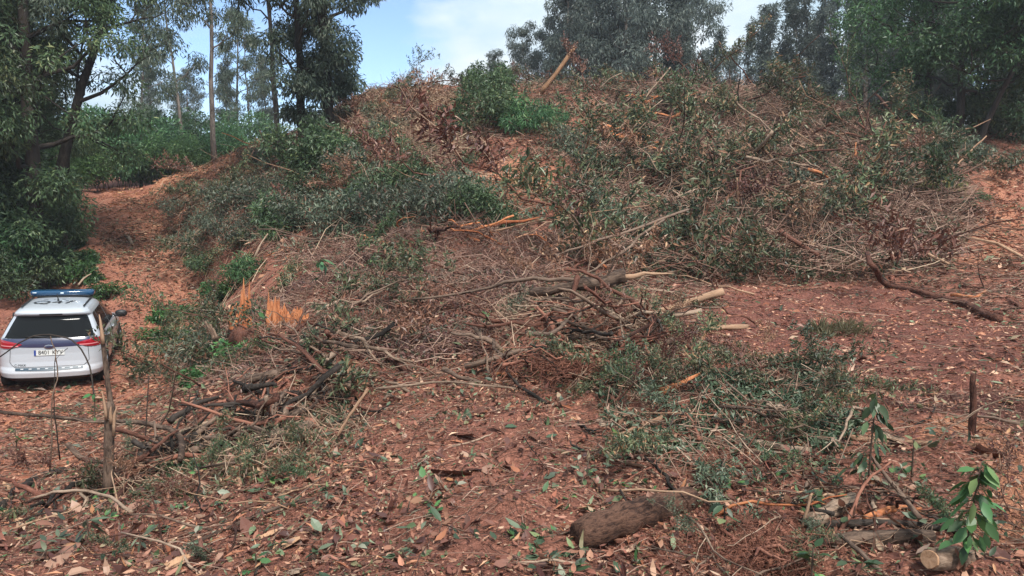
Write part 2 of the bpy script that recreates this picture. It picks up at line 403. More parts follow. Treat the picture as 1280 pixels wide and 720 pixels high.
def soil_material():
    m, nt, b, out = new_mat("red_soil")
    L = nt.links.new
    t = nt.nodes.new("ShaderNodeTexCoord")
    def noise(scale, detail=8.0, rough=0.6):
        n = nt.nodes.new("ShaderNodeTexNoise"); n.inputs["Scale"].default_value = scale
        n.inputs["Detail"].default_value = detail; n.inputs["Roughness"].default_value = rough
        L(t.outputs["Object"], n.inputs["Vector"]); return n
    a = nt.nodes.new("ShaderNodeAttribute"); a.attribute_name = "rnd"      # kind of soil: 0 dark purple earth, 1 orange earth
    nb = noise(0.9); nf = noise(42.0, 12, 0.8); nm = noise(6.0)
    s1 = nt.nodes.new("ShaderNodeMath"); s1.operation = 'MULTIPLY_ADD'; s1.inputs[1].default_value = 0.55
    L(nb.outputs["Fac"], s1.inputs[0]); L(a.outputs["Fac"], s1.inputs[2])
    s2 = nt.nodes.new("ShaderNodeMath"); s2.operation = 'MULTIPLY_ADD'; s2.inputs[1].default_value = 0.5
    L(nm.outputs["Fac"], s2.inputs[0]); L(s1.outputs[0], s2.inputs[2])
    r = ramp(nt, [(0.34, (0.075, 0.032, 0.027)), (0.55, (0.18, 0.075, 0.056)), (0.80, (0.31, 0.135, 0.09)), (1.0, (0.40, 0.185, 0.11))])
    mr = nt.nodes.new("ShaderNodeMath"); mr.operation = 'MULTIPLY'; mr.inputs[1].default_value = 0.72
    L(s2.outputs[0], mr.inputs[0]); L(mr.outputs[0], r.inputs[0])
    rf = ramp(nt, [(0.38, (0.38, 0.36, 0.36)), (0.5, (0.95, 0.95, 0.95)), (0.62, (1.75, 1.75, 1.75))])
    L(nf.outputs["Fac"], rf.inputs[0])
    mx = nt.nodes.new("ShaderNodeMix"); mx.data_type = 'RGBA'; mx.blend_type = 'MULTIPLY'; mx.inputs["Factor"].default_value = 1.0
    L(r.outputs[0], mx.inputs["A"]); L(rf.outputs[0], mx.inputs["B"])
    L(mx.outputs["Result"], b.inputs["Base Color"])
    hh = nt.nodes.new("ShaderNodeMath"); hh.operation = 'MULTIPLY_ADD'; hh.inputs[1].default_value = 0.5
    L(nf.outputs["Fac"], hh.inputs[0]); L(nm.outputs["Fac"], hh.inputs[2])
    bp = nt.nodes.new("ShaderNodeBump"); bp.inputs["Strength"].default_value = 0.9; bp.inputs["Distance"].default_value = 0.06
    L(hh.outputs[0], bp.inputs["Height"]); L(bp.outputs[0], b.inputs["Normal"])
    b.inputs["Roughness"].default_value = 0.95
    b.inputs["Specular IOR Level"].default_value = 0.12
    return m
M['soil'] = soil_material()

# ------------------------------------------------------------------ ground sheet
def grid_axis(segs):
    out = []
    for a, b, s in segs:
        out.append(np.arange(a, b - 1e-6, s))
    return np.concatenate(out + [[segs[-1][1]]])
def spread(a, b, s0, g):
    out = [a]; s = s0
    while out[-1] < b:
        out.append(out[-1] + s); s *= g
    return np.array(out)
xs = grid_axis([(-26, -12, 0.22), (-12, -5, 0.10), (-5, 5.5, 0.058), (5.5, 10, 0.1), (10, 24, 0.2)])
xs = np.concatenate([-spread(26.3, 900, 0.5, 1.22)[::-1], xs, spread(24.4, 900, 0.5, 1.22)])
ys = grid_axis([(-1, 2.4, 0.25), (2.4, 7.5, 0.05), (7.5, 9, 0.07), (9, 18, 0.10), (18, 42, 0.17)])
ys = np.concatenate([-spread(1.4, 400, 0.5, 1.3)[::-1], ys, spread(42.3, 1500, 0.5, 1.2)])
GX, GY = np.meshgrid(xs, ys)
gz = H(GX.ravel(), GY.ravel())

SOIL = []     # (polygon, value): the colour of the earth itself, in patches on the ground
def soil_patch(pix, val, soft=0.8): SOIL.append((world_poly(pix), val))
soil_patch([(0,480),(0,600),(100,600),(200,520),(240,450),(280,380),(260,320),(200,230),(100,240),(110,340),(160,400),(160,470)], 0.62)
soil_patch([(190,235),(300,185),(345,195),(330,230),(240,250)], 0.95)
soil_patch([(860,365),(1100,355),(1280,400),(1280,560),(1100,500),(900,440)], 0.22)
soil_patch([(1200,340),(1279,340),(1279,190),(1240,200),(1225,270)], 0.75)
soil_patch([(600,270),(690,260),(710,215),(640,190),(590,215)], 0.75)
soil_patch([(400,130),(520,150),(560,190),(590,130),(560,112),(470,118)], 0.75)
soil_patch([(1150,560),(1279,560),(1279,640),(1180,620)], 0.98)
soil_patch([(1120,490),(1260,500),(1279,560),(1150,560)], 0.02)
soil_patch([(440,480),(640,470),(760,560),(720,719),(430,719)], 0.42)
gx, gy = GX.ravel(), GY.ravel()
tint = np.full(len(gx), 0.40)
wgt = np.full(len(gx), 1.0)
jx = gx + 0.9 * fbm(gx * 0.9, gy * 0.9 + 4, 3); jy = gy + 1.2 * fbm(gx * 0.9 + 11, gy * 0.9, 3)
for poly, val in SOIL:
    m_ = inside(poly, jx, jy)
    tint[m_] = val
nx, ny = len(xs), len(ys)
T2 = tint.reshape(ny, nx)
for _ in range(3):
    T2 = (T2 + np.roll(T2, 1, 0) + np.roll(T2, -1, 0) + np.roll(T2, 1, 1) + np.roll(T2, -1, 1)) / 5
I = np.arange(nx * ny).reshape(ny, nx)
quads = np.stack([I[:-1, :-1], I[:-1, 1:], I[1:, 1:], I[1:, :-1]], -1).reshape(-1, 4)
ground = MB().add(np.stack([gx, gy, gz], 1), quads, T2.ravel()).build("ground", M['soil'])
ground["kind"] = "structure"
ground["label"] = "red brown earth of the cleared hillside and track"

# ------------------------------------------------------------------ shapes: tubes, sticks, leaves
def tube(pts, rad, sides=7, jit=0.0, cap=True, g=rng, splinter=0.0):
    """a tapering limb along a polyline; splinter > 0 tears the far end into spikes"""
    P = np.asarray(pts, float); n = len(P)
    rad = np.broadcast_to(np.asarray(rad, float), (n,))
    T = np.gradient(P, axis=0); T = nrm(T)
    a = np.array([0.0, 0, 1]) if abs(T[0, 2]) < 0.9 else np.array([1.0, 0, 0])
    X = np.empty((n, 3)); X[0] = nrm(np.cross(T[0], a))
    for i in range(1, n):
        X[i] = nrm(X[i-1] - T[i] * np.dot(X[i-1], T[i]))
    Yv = np.cross(T, X)
    th = np.linspace(0, 2 * np.pi, sides, endpoint=False)
    rr = rad[:, None] * (1 + jit * g.normal(size=(n, sides)))
    V = P[:, None, :] + rr[..., None] * (np.cos(th)[None, :, None] * X[:, None, :] + np.sin(th)[None, :, None] * Yv[:, None, :])
    if splinter:
        V[-1] += T[-1] * (g.random((sides, 1)) ** 2 * splinter)
        V[-1] = P[-1] + (V[-1] - P[-1]) * 0.8
    V = V.reshape(-1, 3)
    I = np.arange(n * sides).reshape(n, sides); J = np.roll(I, -1, 1)
    F = [np.stack([I[:-1], J[:-1], J[1:], I[1:]], -1).reshape(-1, 4)]
    if cap:
        k = len(V)
        V = np.concatenate([V, P[:1], P[-1:]])
        F.append(np.stack([J[0], I[0], np.full(sides, k)], -1))
        F.append(np.stack([I[-1], J[-1], np.full(sides, k + 1)], -1))
    return V, F

def wobble(p0, p1, n, amp, g=rng, sag=0.0):
    t = np.linspace(0, 1, n)[:, None]
    p0, p1 = np.asarray(p0, float), np.asarray(p1, float)
    L = np.linalg.norm(p1 - p0)
    off = np.cumsum(g.normal(size=(n, 3)), 0)
    off -= off[:1] + (off[-1:] - off[:1]) * t
    off /= max(1e-6, np.abs(off).max())
    P = p0 + (p1 - p0) * t + off * amp * L
    P[:, 2] += -sag * L * (4 * t * (1 - t))[:, 0]
    return P
def smooth_path(pts, n):
    """Catmull-Rom through the given points"""
    P = np.asarray(pts, float)
    if len(P) == 2:
        return P[0] + (P[1] - P[0]) * np.linspace(0, 1, n)[:, None]
    Q = np.concatenate([[2 * P[0] - P[1]], P, [2 * P[-1] - P[-2]]])
    out = []
    for s in np.linspace(0, len(P) - 1 - 1e-6, n):
        i = int(s); t = s - i
        a, b, c, d = Q[i:i+4]
        out.append(0.5 * (2*b + (c-a)*t + (2*a-5*b+4*c-d)*t*t + (3*b-a-3*c+d)*t**3))
    return np.array(out)

def sticks(mb, P0, P1, r, rnd, g=rng, bend=0.08):
    """many thin bent sticks at once: two segments, three sides"""
    n = len(P0)
    D = P1 - P0; L = np.linalg.norm(D, axis=1, keepdims=True); T = D / np.maximum(L, 1e-6)
    A = np.where(np.abs(T[:, 2:3]) < 0.8, [[0, 0, 1.0]], [[1.0, 0, 0]])
    X = nrm(np.cross(T, A)); Y = np.cross(T, X)
    mid = (P0 + P1) / 2 + (X * g.normal(size=(n, 1)) + Y * g.normal(size=(n, 1))) * L * bend
    V = np.empty((n, 9, 3))
    r = np.broadcast_to(np.asarray(r, float), (n,))[:, None]
    for k in range(3):
        th = 2 * np.pi * k / 3
        o = X * math.cos(th) + Y * math.sin(th)
        V[:, k] = P0 + o * r; V[:, 3 + k] = mid + o * r * 0.85; V[:, 6 + k] = P1 + o * r * 0.45
    base = np.array([[0,1,4,3],[1,2,5,4],[2,0,3,5],[3,4,7,6],[4,5,8,7],[5,3,6,8]])
    F = (np.arange(n)[:, None, None] * 9 + base[None]).reshape(-1, 4)
    mb.add(V.reshape(-1, 3), F, np.repeat(rnd, 9))

def leaves(mb, P, D, N, L, W, rnd, hi=False, curl=0.0, g=rng, mat=0):
    """leaves from base P along D with face normal about N; hi = six-sided blade with curl"""
    n = len(P)
    L = np.broadcast_to(np.asarray(L, float), (n,))[:, None]; W = np.broadcast_to(np.asarray(W, float), (n,))[:, None]
    D = nrm(D); S = nrm(np.cross(D, N)); U = np.cross(S, D)
    if not hi:
        V = np.stack([P, P + D * L * 0.42 + S * W * 0.5 + U * W * 0.18, P + D * L - U * L * 0.12, P + D * L * 0.42 - S * W * 0.5 + U * W * 0.18], 1)
        F = (np.arange(n)[:, None, None] * 4 + np.array([[0, 1, 2], [0, 2, 3]])[None]).reshape(-1, 3)
        mb.add(V.reshape(-1, 3), F, np.repeat(rnd, 4), mat)
        return
    c = np.broadcast_to(np.asarray(curl, float), (n,))[:, None]
    f = (g.random((n, 1)) - 0.25) * 0.5
    def pt(s, w):
        return P + D * L * s * (1 - 0.25 * np.abs(c) * s) + U * (c * L * s * s * 0.55) + S * W * w + U * W * np.abs(w) * f
    V = np.stack([pt(0, 0), pt(.28, .42), pt(.62, .40), pt(1, 0), pt(.62, -.40), pt(.28, -.42), pt(.28, 0), pt(.62, 0)], 1)
    base3 = np.array([[0, 1, 6], [0, 6, 5], [2, 3, 7], [7, 3, 4]])
    base4 = np.array([[1, 2, 7, 6], [6, 7, 4, 5]])
    k = np.arange(n)[:, None, None] * 8
    mb.add(V.reshape(-1, 3), [(k + base3[None]).reshape(-1, 3), (k + base4[None]).reshape(-1, 4)], np.repeat(rnd, 8), mat)

def rand_dirs(n, g=rng):
    return nrm(g.normal(size=(n, 3)))

# ------------------------------------------------------------------ plants
def clump_leaves(mb, centers, radii, n_per, L, W, droop, g, squash=0.75, hi=False):
    for c, r in zip(centers, radii):
        n = int(n_per * (r / np.mean(radii)) ** 2)
        d = rand_dirs(n, g)
        rad = r * g.random(n) ** 0.45
        P = c + d * rad[:, None] * np.array([1, 1, squash])
        D = nrm(d * 0.6 + rand_dirs(n, g) * 0.8 + np.array([0, 0, -droop]))
        N = nrm(rand_dirs(n, g) * 0.8 + np.array([0, 0, 0.9]))
        ll = L * (0.6 + 0.8 * g.random(n))
        leaves(mb, P, D, N, ll, W * ll / L, np.clip(g.normal(0.45, 0.22, n) + g.normal(0, 0.08), 0, 1), hi=hi, curl=0.3, g=g)

def make_tree(seed, h, r, cb, spread_, n_limb, n_leaf, L, W, leaf, bark, droop=0.7, lean=0.05, up=0.55, clump=0.5, fan=1, name="eucalyptus_tree", taper=0.86, shape=1.0, sweep=None, low=None):
    g = np.random.default_rng(seed)
    root = thing(name, (0, 0, 0))
    n = 12
    t = np.linspace(0, 1, n)
    a0 = g.random() * 6.28
    off = np.cumsum(g.normal(size=(n, 2)), 0) * 0.018 * h * 0.5
    P = np.stack([off[:, 0] * t + math.cos(a0) * lean * h * t ** 1.3, off[:, 1] * t + math.sin(a0) * lean * h * t ** 1.3, h * t - 0.25], 1)
    if sweep is not None:
        P[:, 0] += sweep[0] * t ** 1.5; P[:, 1] += sweep[1] * t ** 1.5
    rad = r * (1 - taper * t) ; rad[0] *= 1.35
    V, F = tube(P, rad, 9, 0.05, g=g)
    MB().add(V, F, g.random()).build("trunk", M[bark], root)
    cen, crad = [], []
    for k in range(n_limb):
        s = cb + (0.97 - cb) * (k + g.random() * 0.8) / n_limb
        p0 = np.array([np.interp(s, t, P[:, i]) for i in range(3)])
        az = k * 2.4 + g.normal() * 0.5
        frac = (s - cb) / (1 - cb)
        ll = spread_ * (1 - 0.55 * frac ** shape) * (0.65 + 0.6 * g.random())
        if low is not None: ll *= min(1.0, low + frac * 2.2)
        el = up + 0.35 * frac + g.normal() * 0.12
        d = np.array([math.cos(az) * math.cos(el), math.sin(az) * math.cos(el), math.sin(el)])
        q = wobble(p0, p0 + d * ll, 6, 0.10, g)
        q[:, 2] += 0.10 * ll * np.linspace(0, 1, 6) ** 2
        r0 = max(0.015, np.interp(s, t, rad) * 0.5)
        mb = MB(); V, F = tube(q, np.linspace(r0, 0.012, 6), 5, cap=False, g=g); mb.add(V, F, g.random())
        ends = [(q[-1], 1.0), (q[3], 0.75)]
        for j in range(2 + fan):
            i = int(g.integers(2, 5))
            d2 = nrm(d + rand_dirs(1, g)[0] * 0.9)
            e = q[i] + d2 * ll * (0.28 + 0.3 * g.random())
            V, F = tube(wobble(q[i], e, 4, 0.1, g), np.linspace(r0 * 0.5, 0.008, 4), 4, cap=False, g=g); mb.add(V, F, g.random())
            ends.append((e, 0.85))
        mb.build("limb", M[bark], root)
        for e, f in ends:
            cen.append(e); crad.append(clump * f * (0.6 + 0.7 * g.random()) * (1 - 0.25 * frac))
    cen.append(P[-1]); crad.append(clump * 0.8)
    mb = MB()
    clump_leaves(mb, np.array(cen), np.array(crad), n_leaf / len(cen), L, W, droop, g)
    o = mb.build("crown", M[leaf], root, kind="stuff", smooth=False)
    index_kids(root)
    return root

def make_shrub(seed, h, w, n_leaf, L, W, leaf, bark='bark_grey', droop=0.1, name="shrub", clumps=14, hi=False, flat=1.0):
    g = np.random.default_rng(seed)
    root = thing(name, (0, 0, 0))
    cen, crad = [], []
    for k in range(clumps):
        az = g.random() * 6.28; rr = w * 0.5 * math.sqrt(g.random()) * 0.85
        zz = h * (0.25 + 0.65 * g.random() * (1 - 0.5 * (rr / (w * 0.5)) ** 2))
        e = np.array([rr * math.cos(az), rr * math.sin(az), zz])
        cen.append(e); crad.append(0.23 * (w + h) * 0.5 * (0.6 + 0.7 * g.random()))
        if k < 6:
            V, F = tube(wobble((e[0] * 0.15, e[1] * 0.15, -0.15), e * 1.12, 5, 0.08, g), np.linspace(0.022, 0.006, 5), 4, cap=False, g=g)
            MB().add(V, F, g.random()).build("stem", M[bark], root)
    mb = MB()
    clump_leaves(mb, np.array(cen), np.array(crad), n_leaf / clumps, L, W, droop, g, squash=0.7 * flat, hi=hi)
    mb.build("foliage", M[leaf], root, kind="stuff", smooth=False)
    index_kids(root)
    return root

def make_leafy_branch(seed, length, n_leaf, L, W, leaf, bark='bark_grey'):
    """a felled branch lying along +X, its twigs still in leaf"""
    g = np.random.default_rng(seed)
    root = thing("leafy_branch", (0, 0, 0))
    q = wobble((0, 0, 0.03), (length, 0, 0.12), 8, 0.06, g); q[:, 2] = np.abs(q[:, 2]) + 0.02
    V, F = tube(q, np.linspace(0.028, 0.008, 8), 5, g=g)
    MB().add(V, F, g.random()).build("stem", M[bark], root)
    tw = MB(); P_, D_ = [], []
    nt = 16
    for k in range(nt):
        i = int(g.integers(1, 8)); d = nrm(np.array([0.7, g.normal() * 0.8, 0.15 + 0.5 * g.random()]))
        ll = length * (0.18 + 0.22 * g.random())
        e = q[i] + d * ll
        V, F = tube(wobble(q[i], e, 4, 0.08, g), np.linspace(0.008, 0.003, 4), 3, cap=False, g=g); tw.add(V, F, g.random())
        m = int(n_leaf / nt)
        s = g.random((m, 1)) ** 0.7
        P_.append(q[i] + (e - q[i]) * s + g.normal(size=(m, 3)) * 0.05)
        D_.append(np.repeat(d[None], m, 0))
    tw.build("twigs", M['twigs'], root, kind="stuff")
    P_, D_ = np.concatenate(P_), np.concatenate(D_)
    m = len(P_)
    mb = MB()
    leaves(mb, P_, D_ * 0.5 + rand_dirs(m, g) * 0.9 + [0, 0, -0.35], rand_dirs(m, g) * 0.6 + [0, 0, 1], L * (0.6 + 0.8 * g.random(m)), W * (0.7 + 0.6 * g.random(m)), np.clip(g.normal(0.42, 0.24, m), 0, 1), g=g)
    mb.build("foliage", M[leaf], root, kind="stuff", smooth=False)
    index_kids(root)
    return root

USED = set()
def put(proto, loc, rotz=0.0, s=1.0, tilt=(0, 0), label=None, cat=None, group=None):
    if proto.name in USED:
        o = copy_tree(proto)
    else:
        o = proto; USED.add(proto.name)
    o.location = loc
    o.rotation_euler = (tilt[0], tilt[1], rotz)
    o.scale = (s, s, s) if np.isscalar(s) else s
    if label: tag(o, label, cat, group)
    return o

# ------------------------------------------------------------------ trees (surveyed by bearing, distance)
def spot(px, Y):
    x = (px - 640.0) / F_PX * Y / 1.0
    x = EYE[0] + ray(px, 300)[0] * (Y / ray(px, 300)[1])
    return np.array([x, Y, Hs(x, Y)])

# dark wood at the left edge of the track
tL1 = make_tree(11, 17, 0.28, 0.05, 4.2, 34, 46000, 0.17, 0.055, 'leaf_dark', 'bark_dark', 0.4, 0.04, 0.25, 0.85, 2, name="broadleaf_tree", low=0.12)
tL2 = make_tree(12, 15, 0.22, 0.05, 3.8, 30, 40000, 0.16, 0.055, 'leaf_dark', 'bark_dark', 0.5, 0.06, 0.2, 0.8, 2, name="broadleaf_tree", low=0.12)
tL3 = make_tree(13, 15, 0.24, 0.42, 3.0, 13, 9000, 0.18, 0.045, 'leaf_euc', 'bark_dark', 0.7, 0.0, 0.3, 0.7, 1, name="leaning_tree", sweep=(4.6, 1.0))
for i, (tr, px, Y, rz, s, lab) in enumerate([
  (tL1, 42, 24.5, 0.4, 1.0, "stout dark trunk broadleaf tree towering behind the parked car"),
  (tL2, -75, 23.0, 1.8, 1.0, "dense dark tree cut off by the left edge of the picture"),
  (tL1, -20, 28.0, 2.6, 0.95, "dark leafy tree second in the wood left of the track"),
  (tL2, 55, 33.0, 4.0, 0.8, "dark tree deep in the wood past the red boulder"),
  (tL1, -90, 31.0, 5.2, 1.0, "dark tree at the back of the wood on the far left"),
  (tL2, 5, 36.0, 0.9, 0.95, "shaded dark tree standing far inside the left wood"),
  (tL1, -130, 25.0, 3.3, 1.0, "dark tree just outside the left border, its boughs reaching in"),
]):
    put(tr, spot(px, Y) - (0, 0, 0.1), rz, s, label=lab, cat="tree", group="dark wood left of the track")
put(tL3, spot(58, 26.0), 0.0, 0.95, label="dark tree leaning right with a long bare bough over the track", cat="tree")
thin = make_tree(14, 9.5, 0.11, 0.45, 2.0, 9, 3500, 0.16, 0.045, 'leaf_dark', 'bark_dark', 0.5, 0.0, 0.4, 0.55, 1, name="slender_tree", sweep=(1.3, 0.3))
put(thin, spot(80, 27.0), 0, 1.0, label="slim black trunk tree beside the red boulder, leaning right", cat="tree")

# eucalypts: several build-ups, copied along the skyline
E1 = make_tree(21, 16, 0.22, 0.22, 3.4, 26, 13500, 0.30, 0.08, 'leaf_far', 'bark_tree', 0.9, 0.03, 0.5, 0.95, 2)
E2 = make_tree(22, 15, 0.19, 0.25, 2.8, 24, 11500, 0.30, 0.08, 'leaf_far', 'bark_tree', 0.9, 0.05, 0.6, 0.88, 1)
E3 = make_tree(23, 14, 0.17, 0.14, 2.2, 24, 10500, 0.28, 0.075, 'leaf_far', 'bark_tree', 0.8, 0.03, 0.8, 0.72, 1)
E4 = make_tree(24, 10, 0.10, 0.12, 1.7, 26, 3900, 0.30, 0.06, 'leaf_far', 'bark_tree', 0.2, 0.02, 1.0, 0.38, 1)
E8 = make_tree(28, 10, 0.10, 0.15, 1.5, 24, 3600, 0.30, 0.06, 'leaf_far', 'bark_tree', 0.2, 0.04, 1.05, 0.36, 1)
E5 = make_tree(25, 15, 0.13, 0.35, 2.4, 14, 5600, 0.25, 0.06, 'leaf_euc', 'bark_tree', 1.1, 0.03, 0.5, 0.65, 1)
E6 = make_tree(26, 15, 0.20, 0.07, 3.8, 34, 34000, 0.17, 0.05, 'leaf_euc', 'bark_dark', 0.8, 0.03, 0.55, 0.62, 2, low=0.22)
E7 = make_tree(27, 14, 0.17, 0.10, 2.8, 30, 26000, 0.17, 0.05, 'leaf_euc', 'bark_dark', 0.8, 0.05, 0.55, 0.60, 2, low=0.2)
# the pair on the knoll between track and hill
put(E7, spot(382, 27.5), 0.5, 0.95, label="left of the twin dark eucalypts on the knoll above the track", cat="tree")
put(E6, spot(414, 28.2), 2.1, 1.0, label="right of the twin dark eucalypts, boughs reaching over the hill", cat="tree")
put(E5, spot(352, 30.0), 1.1, 0.9, label="thin pale trunk eucalypt just left of the twin eucalypts", cat="tree")
# sparse ones against the sky above the orange bank
for tr, px, Y, rz, s, lab in [
  (E5, 272, 37.0, 0.2, 1.0, "thin gum with sparse drooping leaves rising from the orange bank"),
  (E5, 236, 50.0, 2.2, 1.0, "sparse gum against blue sky left of the thin bank gum"),
  (E5, 318, 60.0, 3.4, 0.80, "small grey gum far behind, right of the thin bank gum"),
  (E5, 300, 62.0, 4.4, 1.0, "spindly distant gum against the pale cloud"),
  (E3, 200, 62.0, 0.4, 0.62, "bushy gum beyond the bend of the track"),
  (E5, 180, 46.0, 5.1, 0.75, "thin pale trunk gum over the light green thicket"),
  (E3, 340, 70.0, 0.3, 0.7, "distant gum low behind the twin eucalypts"),
  (E3, 290, 74.0, 1.3, 0.72, "faint full gum low on the skyline behind the bank"),
  (E1, 240, 76.0, 2.3, 0.60, "faint broad gum low on the skyline left of the bank gum"),
]:
    put(tr, spot(px, Y), rz, s, label=lab, cat="tree", group="gums behind the orange bank")
# tall stand on the crest
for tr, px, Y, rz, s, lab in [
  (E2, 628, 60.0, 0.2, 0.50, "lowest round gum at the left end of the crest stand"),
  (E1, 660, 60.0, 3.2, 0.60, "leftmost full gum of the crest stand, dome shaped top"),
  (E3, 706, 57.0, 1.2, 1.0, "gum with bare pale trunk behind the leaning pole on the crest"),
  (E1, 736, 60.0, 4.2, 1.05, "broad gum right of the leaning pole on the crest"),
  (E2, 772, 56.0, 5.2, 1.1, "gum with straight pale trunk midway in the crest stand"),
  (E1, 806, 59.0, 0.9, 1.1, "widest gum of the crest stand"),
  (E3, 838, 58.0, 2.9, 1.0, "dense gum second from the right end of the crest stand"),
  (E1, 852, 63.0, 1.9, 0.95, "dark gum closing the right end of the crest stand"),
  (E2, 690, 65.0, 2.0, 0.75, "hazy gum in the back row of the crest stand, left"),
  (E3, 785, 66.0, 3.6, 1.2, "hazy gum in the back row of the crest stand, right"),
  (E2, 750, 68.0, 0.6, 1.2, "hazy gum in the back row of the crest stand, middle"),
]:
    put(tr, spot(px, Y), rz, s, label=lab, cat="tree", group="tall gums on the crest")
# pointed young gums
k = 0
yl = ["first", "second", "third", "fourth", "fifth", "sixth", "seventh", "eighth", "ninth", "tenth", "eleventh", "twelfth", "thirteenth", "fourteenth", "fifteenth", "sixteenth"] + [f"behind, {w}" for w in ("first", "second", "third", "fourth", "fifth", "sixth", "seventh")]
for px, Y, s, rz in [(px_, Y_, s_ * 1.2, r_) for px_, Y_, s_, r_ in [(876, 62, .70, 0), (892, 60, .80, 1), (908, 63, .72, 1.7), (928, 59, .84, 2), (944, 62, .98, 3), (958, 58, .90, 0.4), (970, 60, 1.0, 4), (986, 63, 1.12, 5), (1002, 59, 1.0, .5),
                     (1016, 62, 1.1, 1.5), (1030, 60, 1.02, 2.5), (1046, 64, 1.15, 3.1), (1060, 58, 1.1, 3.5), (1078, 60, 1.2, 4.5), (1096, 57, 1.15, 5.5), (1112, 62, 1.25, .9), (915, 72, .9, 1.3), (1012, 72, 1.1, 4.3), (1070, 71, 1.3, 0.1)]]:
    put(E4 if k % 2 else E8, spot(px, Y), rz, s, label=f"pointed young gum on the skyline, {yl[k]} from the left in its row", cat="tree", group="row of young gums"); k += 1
# right hand wood
A1 = make_tree(31, 8.5, 0.17, 0.24, 3.6, 22, 14000, 0.17, 0.065, 'leaf_acacia', 'bark_dark', 0.25, 0.06, 0.25, 0.72, 2, name="acacia_tree")
A2 = make_tree(32, 7.0, 0.13, 0.35, 2.8, 14, 11000, 0.17, 0.065, 'leaf_acacia', 'bark_dark', 0.25, 0.0, 0.35, 0.7, 2, name="acacia_tree", sweep=(3.4, -0.6))
put(A1, spot(1190, 28.0), 1.0, 1.0, label="bright green acacia with forked dark trunk right of the brush heap", cat="tree")
put(A1, spot(1150, 32.5), 3.4, 0.9, label="bright green acacia standing behind the forked one", cat="tree")
put(A2, spot(1212, 27.5), 0.0, 1.0, label="acacia stem leaning hard to the right edge", cat="tree")
put(A1, spot(1285, 29.5), 4.6, 0.95, label="bright green acacia cut off by the right edge of the picture", cat="tree")
for tr, px, Y, rz, s, lab in [
  (E3, 1075, 46.0, 0.3, 0.80, "grey gum left of the bright acacia, behind the brush heap"),
  (E1, 1120, 50.0, 1.3, 0.85, "gum behind the left boughs of the bright acacia"),
  (E3, 1150, 44.0, 2.3, 0.85, "brown stemmed gum seen through the bright acacia"),
  (E1, 1215, 44.0, 3.3, 0.80, "gum directly behind the forked acacia trunk"),
  (E3, 1245, 38.5, 4.3, 0.85, "brown stemmed gum above the dark thicket at right"),
  (E1, 1290, 42.0, 5.3, 0.80, "gum at the right border behind the acacias"),
  (E2, 1345, 38.0, 0.3, 0.85, "gum standing just past the right border"),
  (E3, 1180, 54.0, 5.0, 0.95, "gum in the back row of the right hand wood"),
  (E3, 1265, 50.0, 1.0, 0.95, "gum in the back row behind the dark thicket"),
]:
    put(tr, spot(px, Y), rz, s, label=lab, cat="tree", group="gums of the right hand wood")

# ------------------------------------------------------------------ shrubs
S_dark = make_shrub(41, 1.5, 2.0, 2500, 0.12, 0.045, 'leaf_dark')
S_grey = make_shrub(42, 1.1, 2.2, 2100, 0.11, 0.036, 'leaf_mixed', clumps=22)
S_grn = make_shrub(43, 1.3, 1.8, 2600, 0.13, 0.055, 'leaf_fresh')
S_low = make_shrub(44, 0.6, 1.3, 1100, 0.11, 0.05, 'leaf_fresh', clumps=10)
S_fern = make_shrub(45, 0.9, 1.3, 1500, 0.15, 0.03, 'leaf_acacia', droop=0.3)
S_yel = make_shrub(46, 0.8, 1.1, 900, 0.20, 0.035, 'leaf_yellow', droop=0.5)
S_thk = make_shrub(48, 4.2, 4.6, 6000, 0.24, 0.085, 'leaf_thicket', clumps=30)
S_thd = make_shrub(49, 4.6, 4.4, 7000, 0.24, 0.075, 'leaf_acacia', clumps=26)
S_tuft = make_shrub(50, 0.28, 0.75, 900, 0.16, 0.010, 'leaf_grass', droop=-0.6, clumps=12)
S_brn = make_shrub(47, 1.0, 1.6, 1500, 0.10, 0.03, 'leaf_brown', 'bark_red')
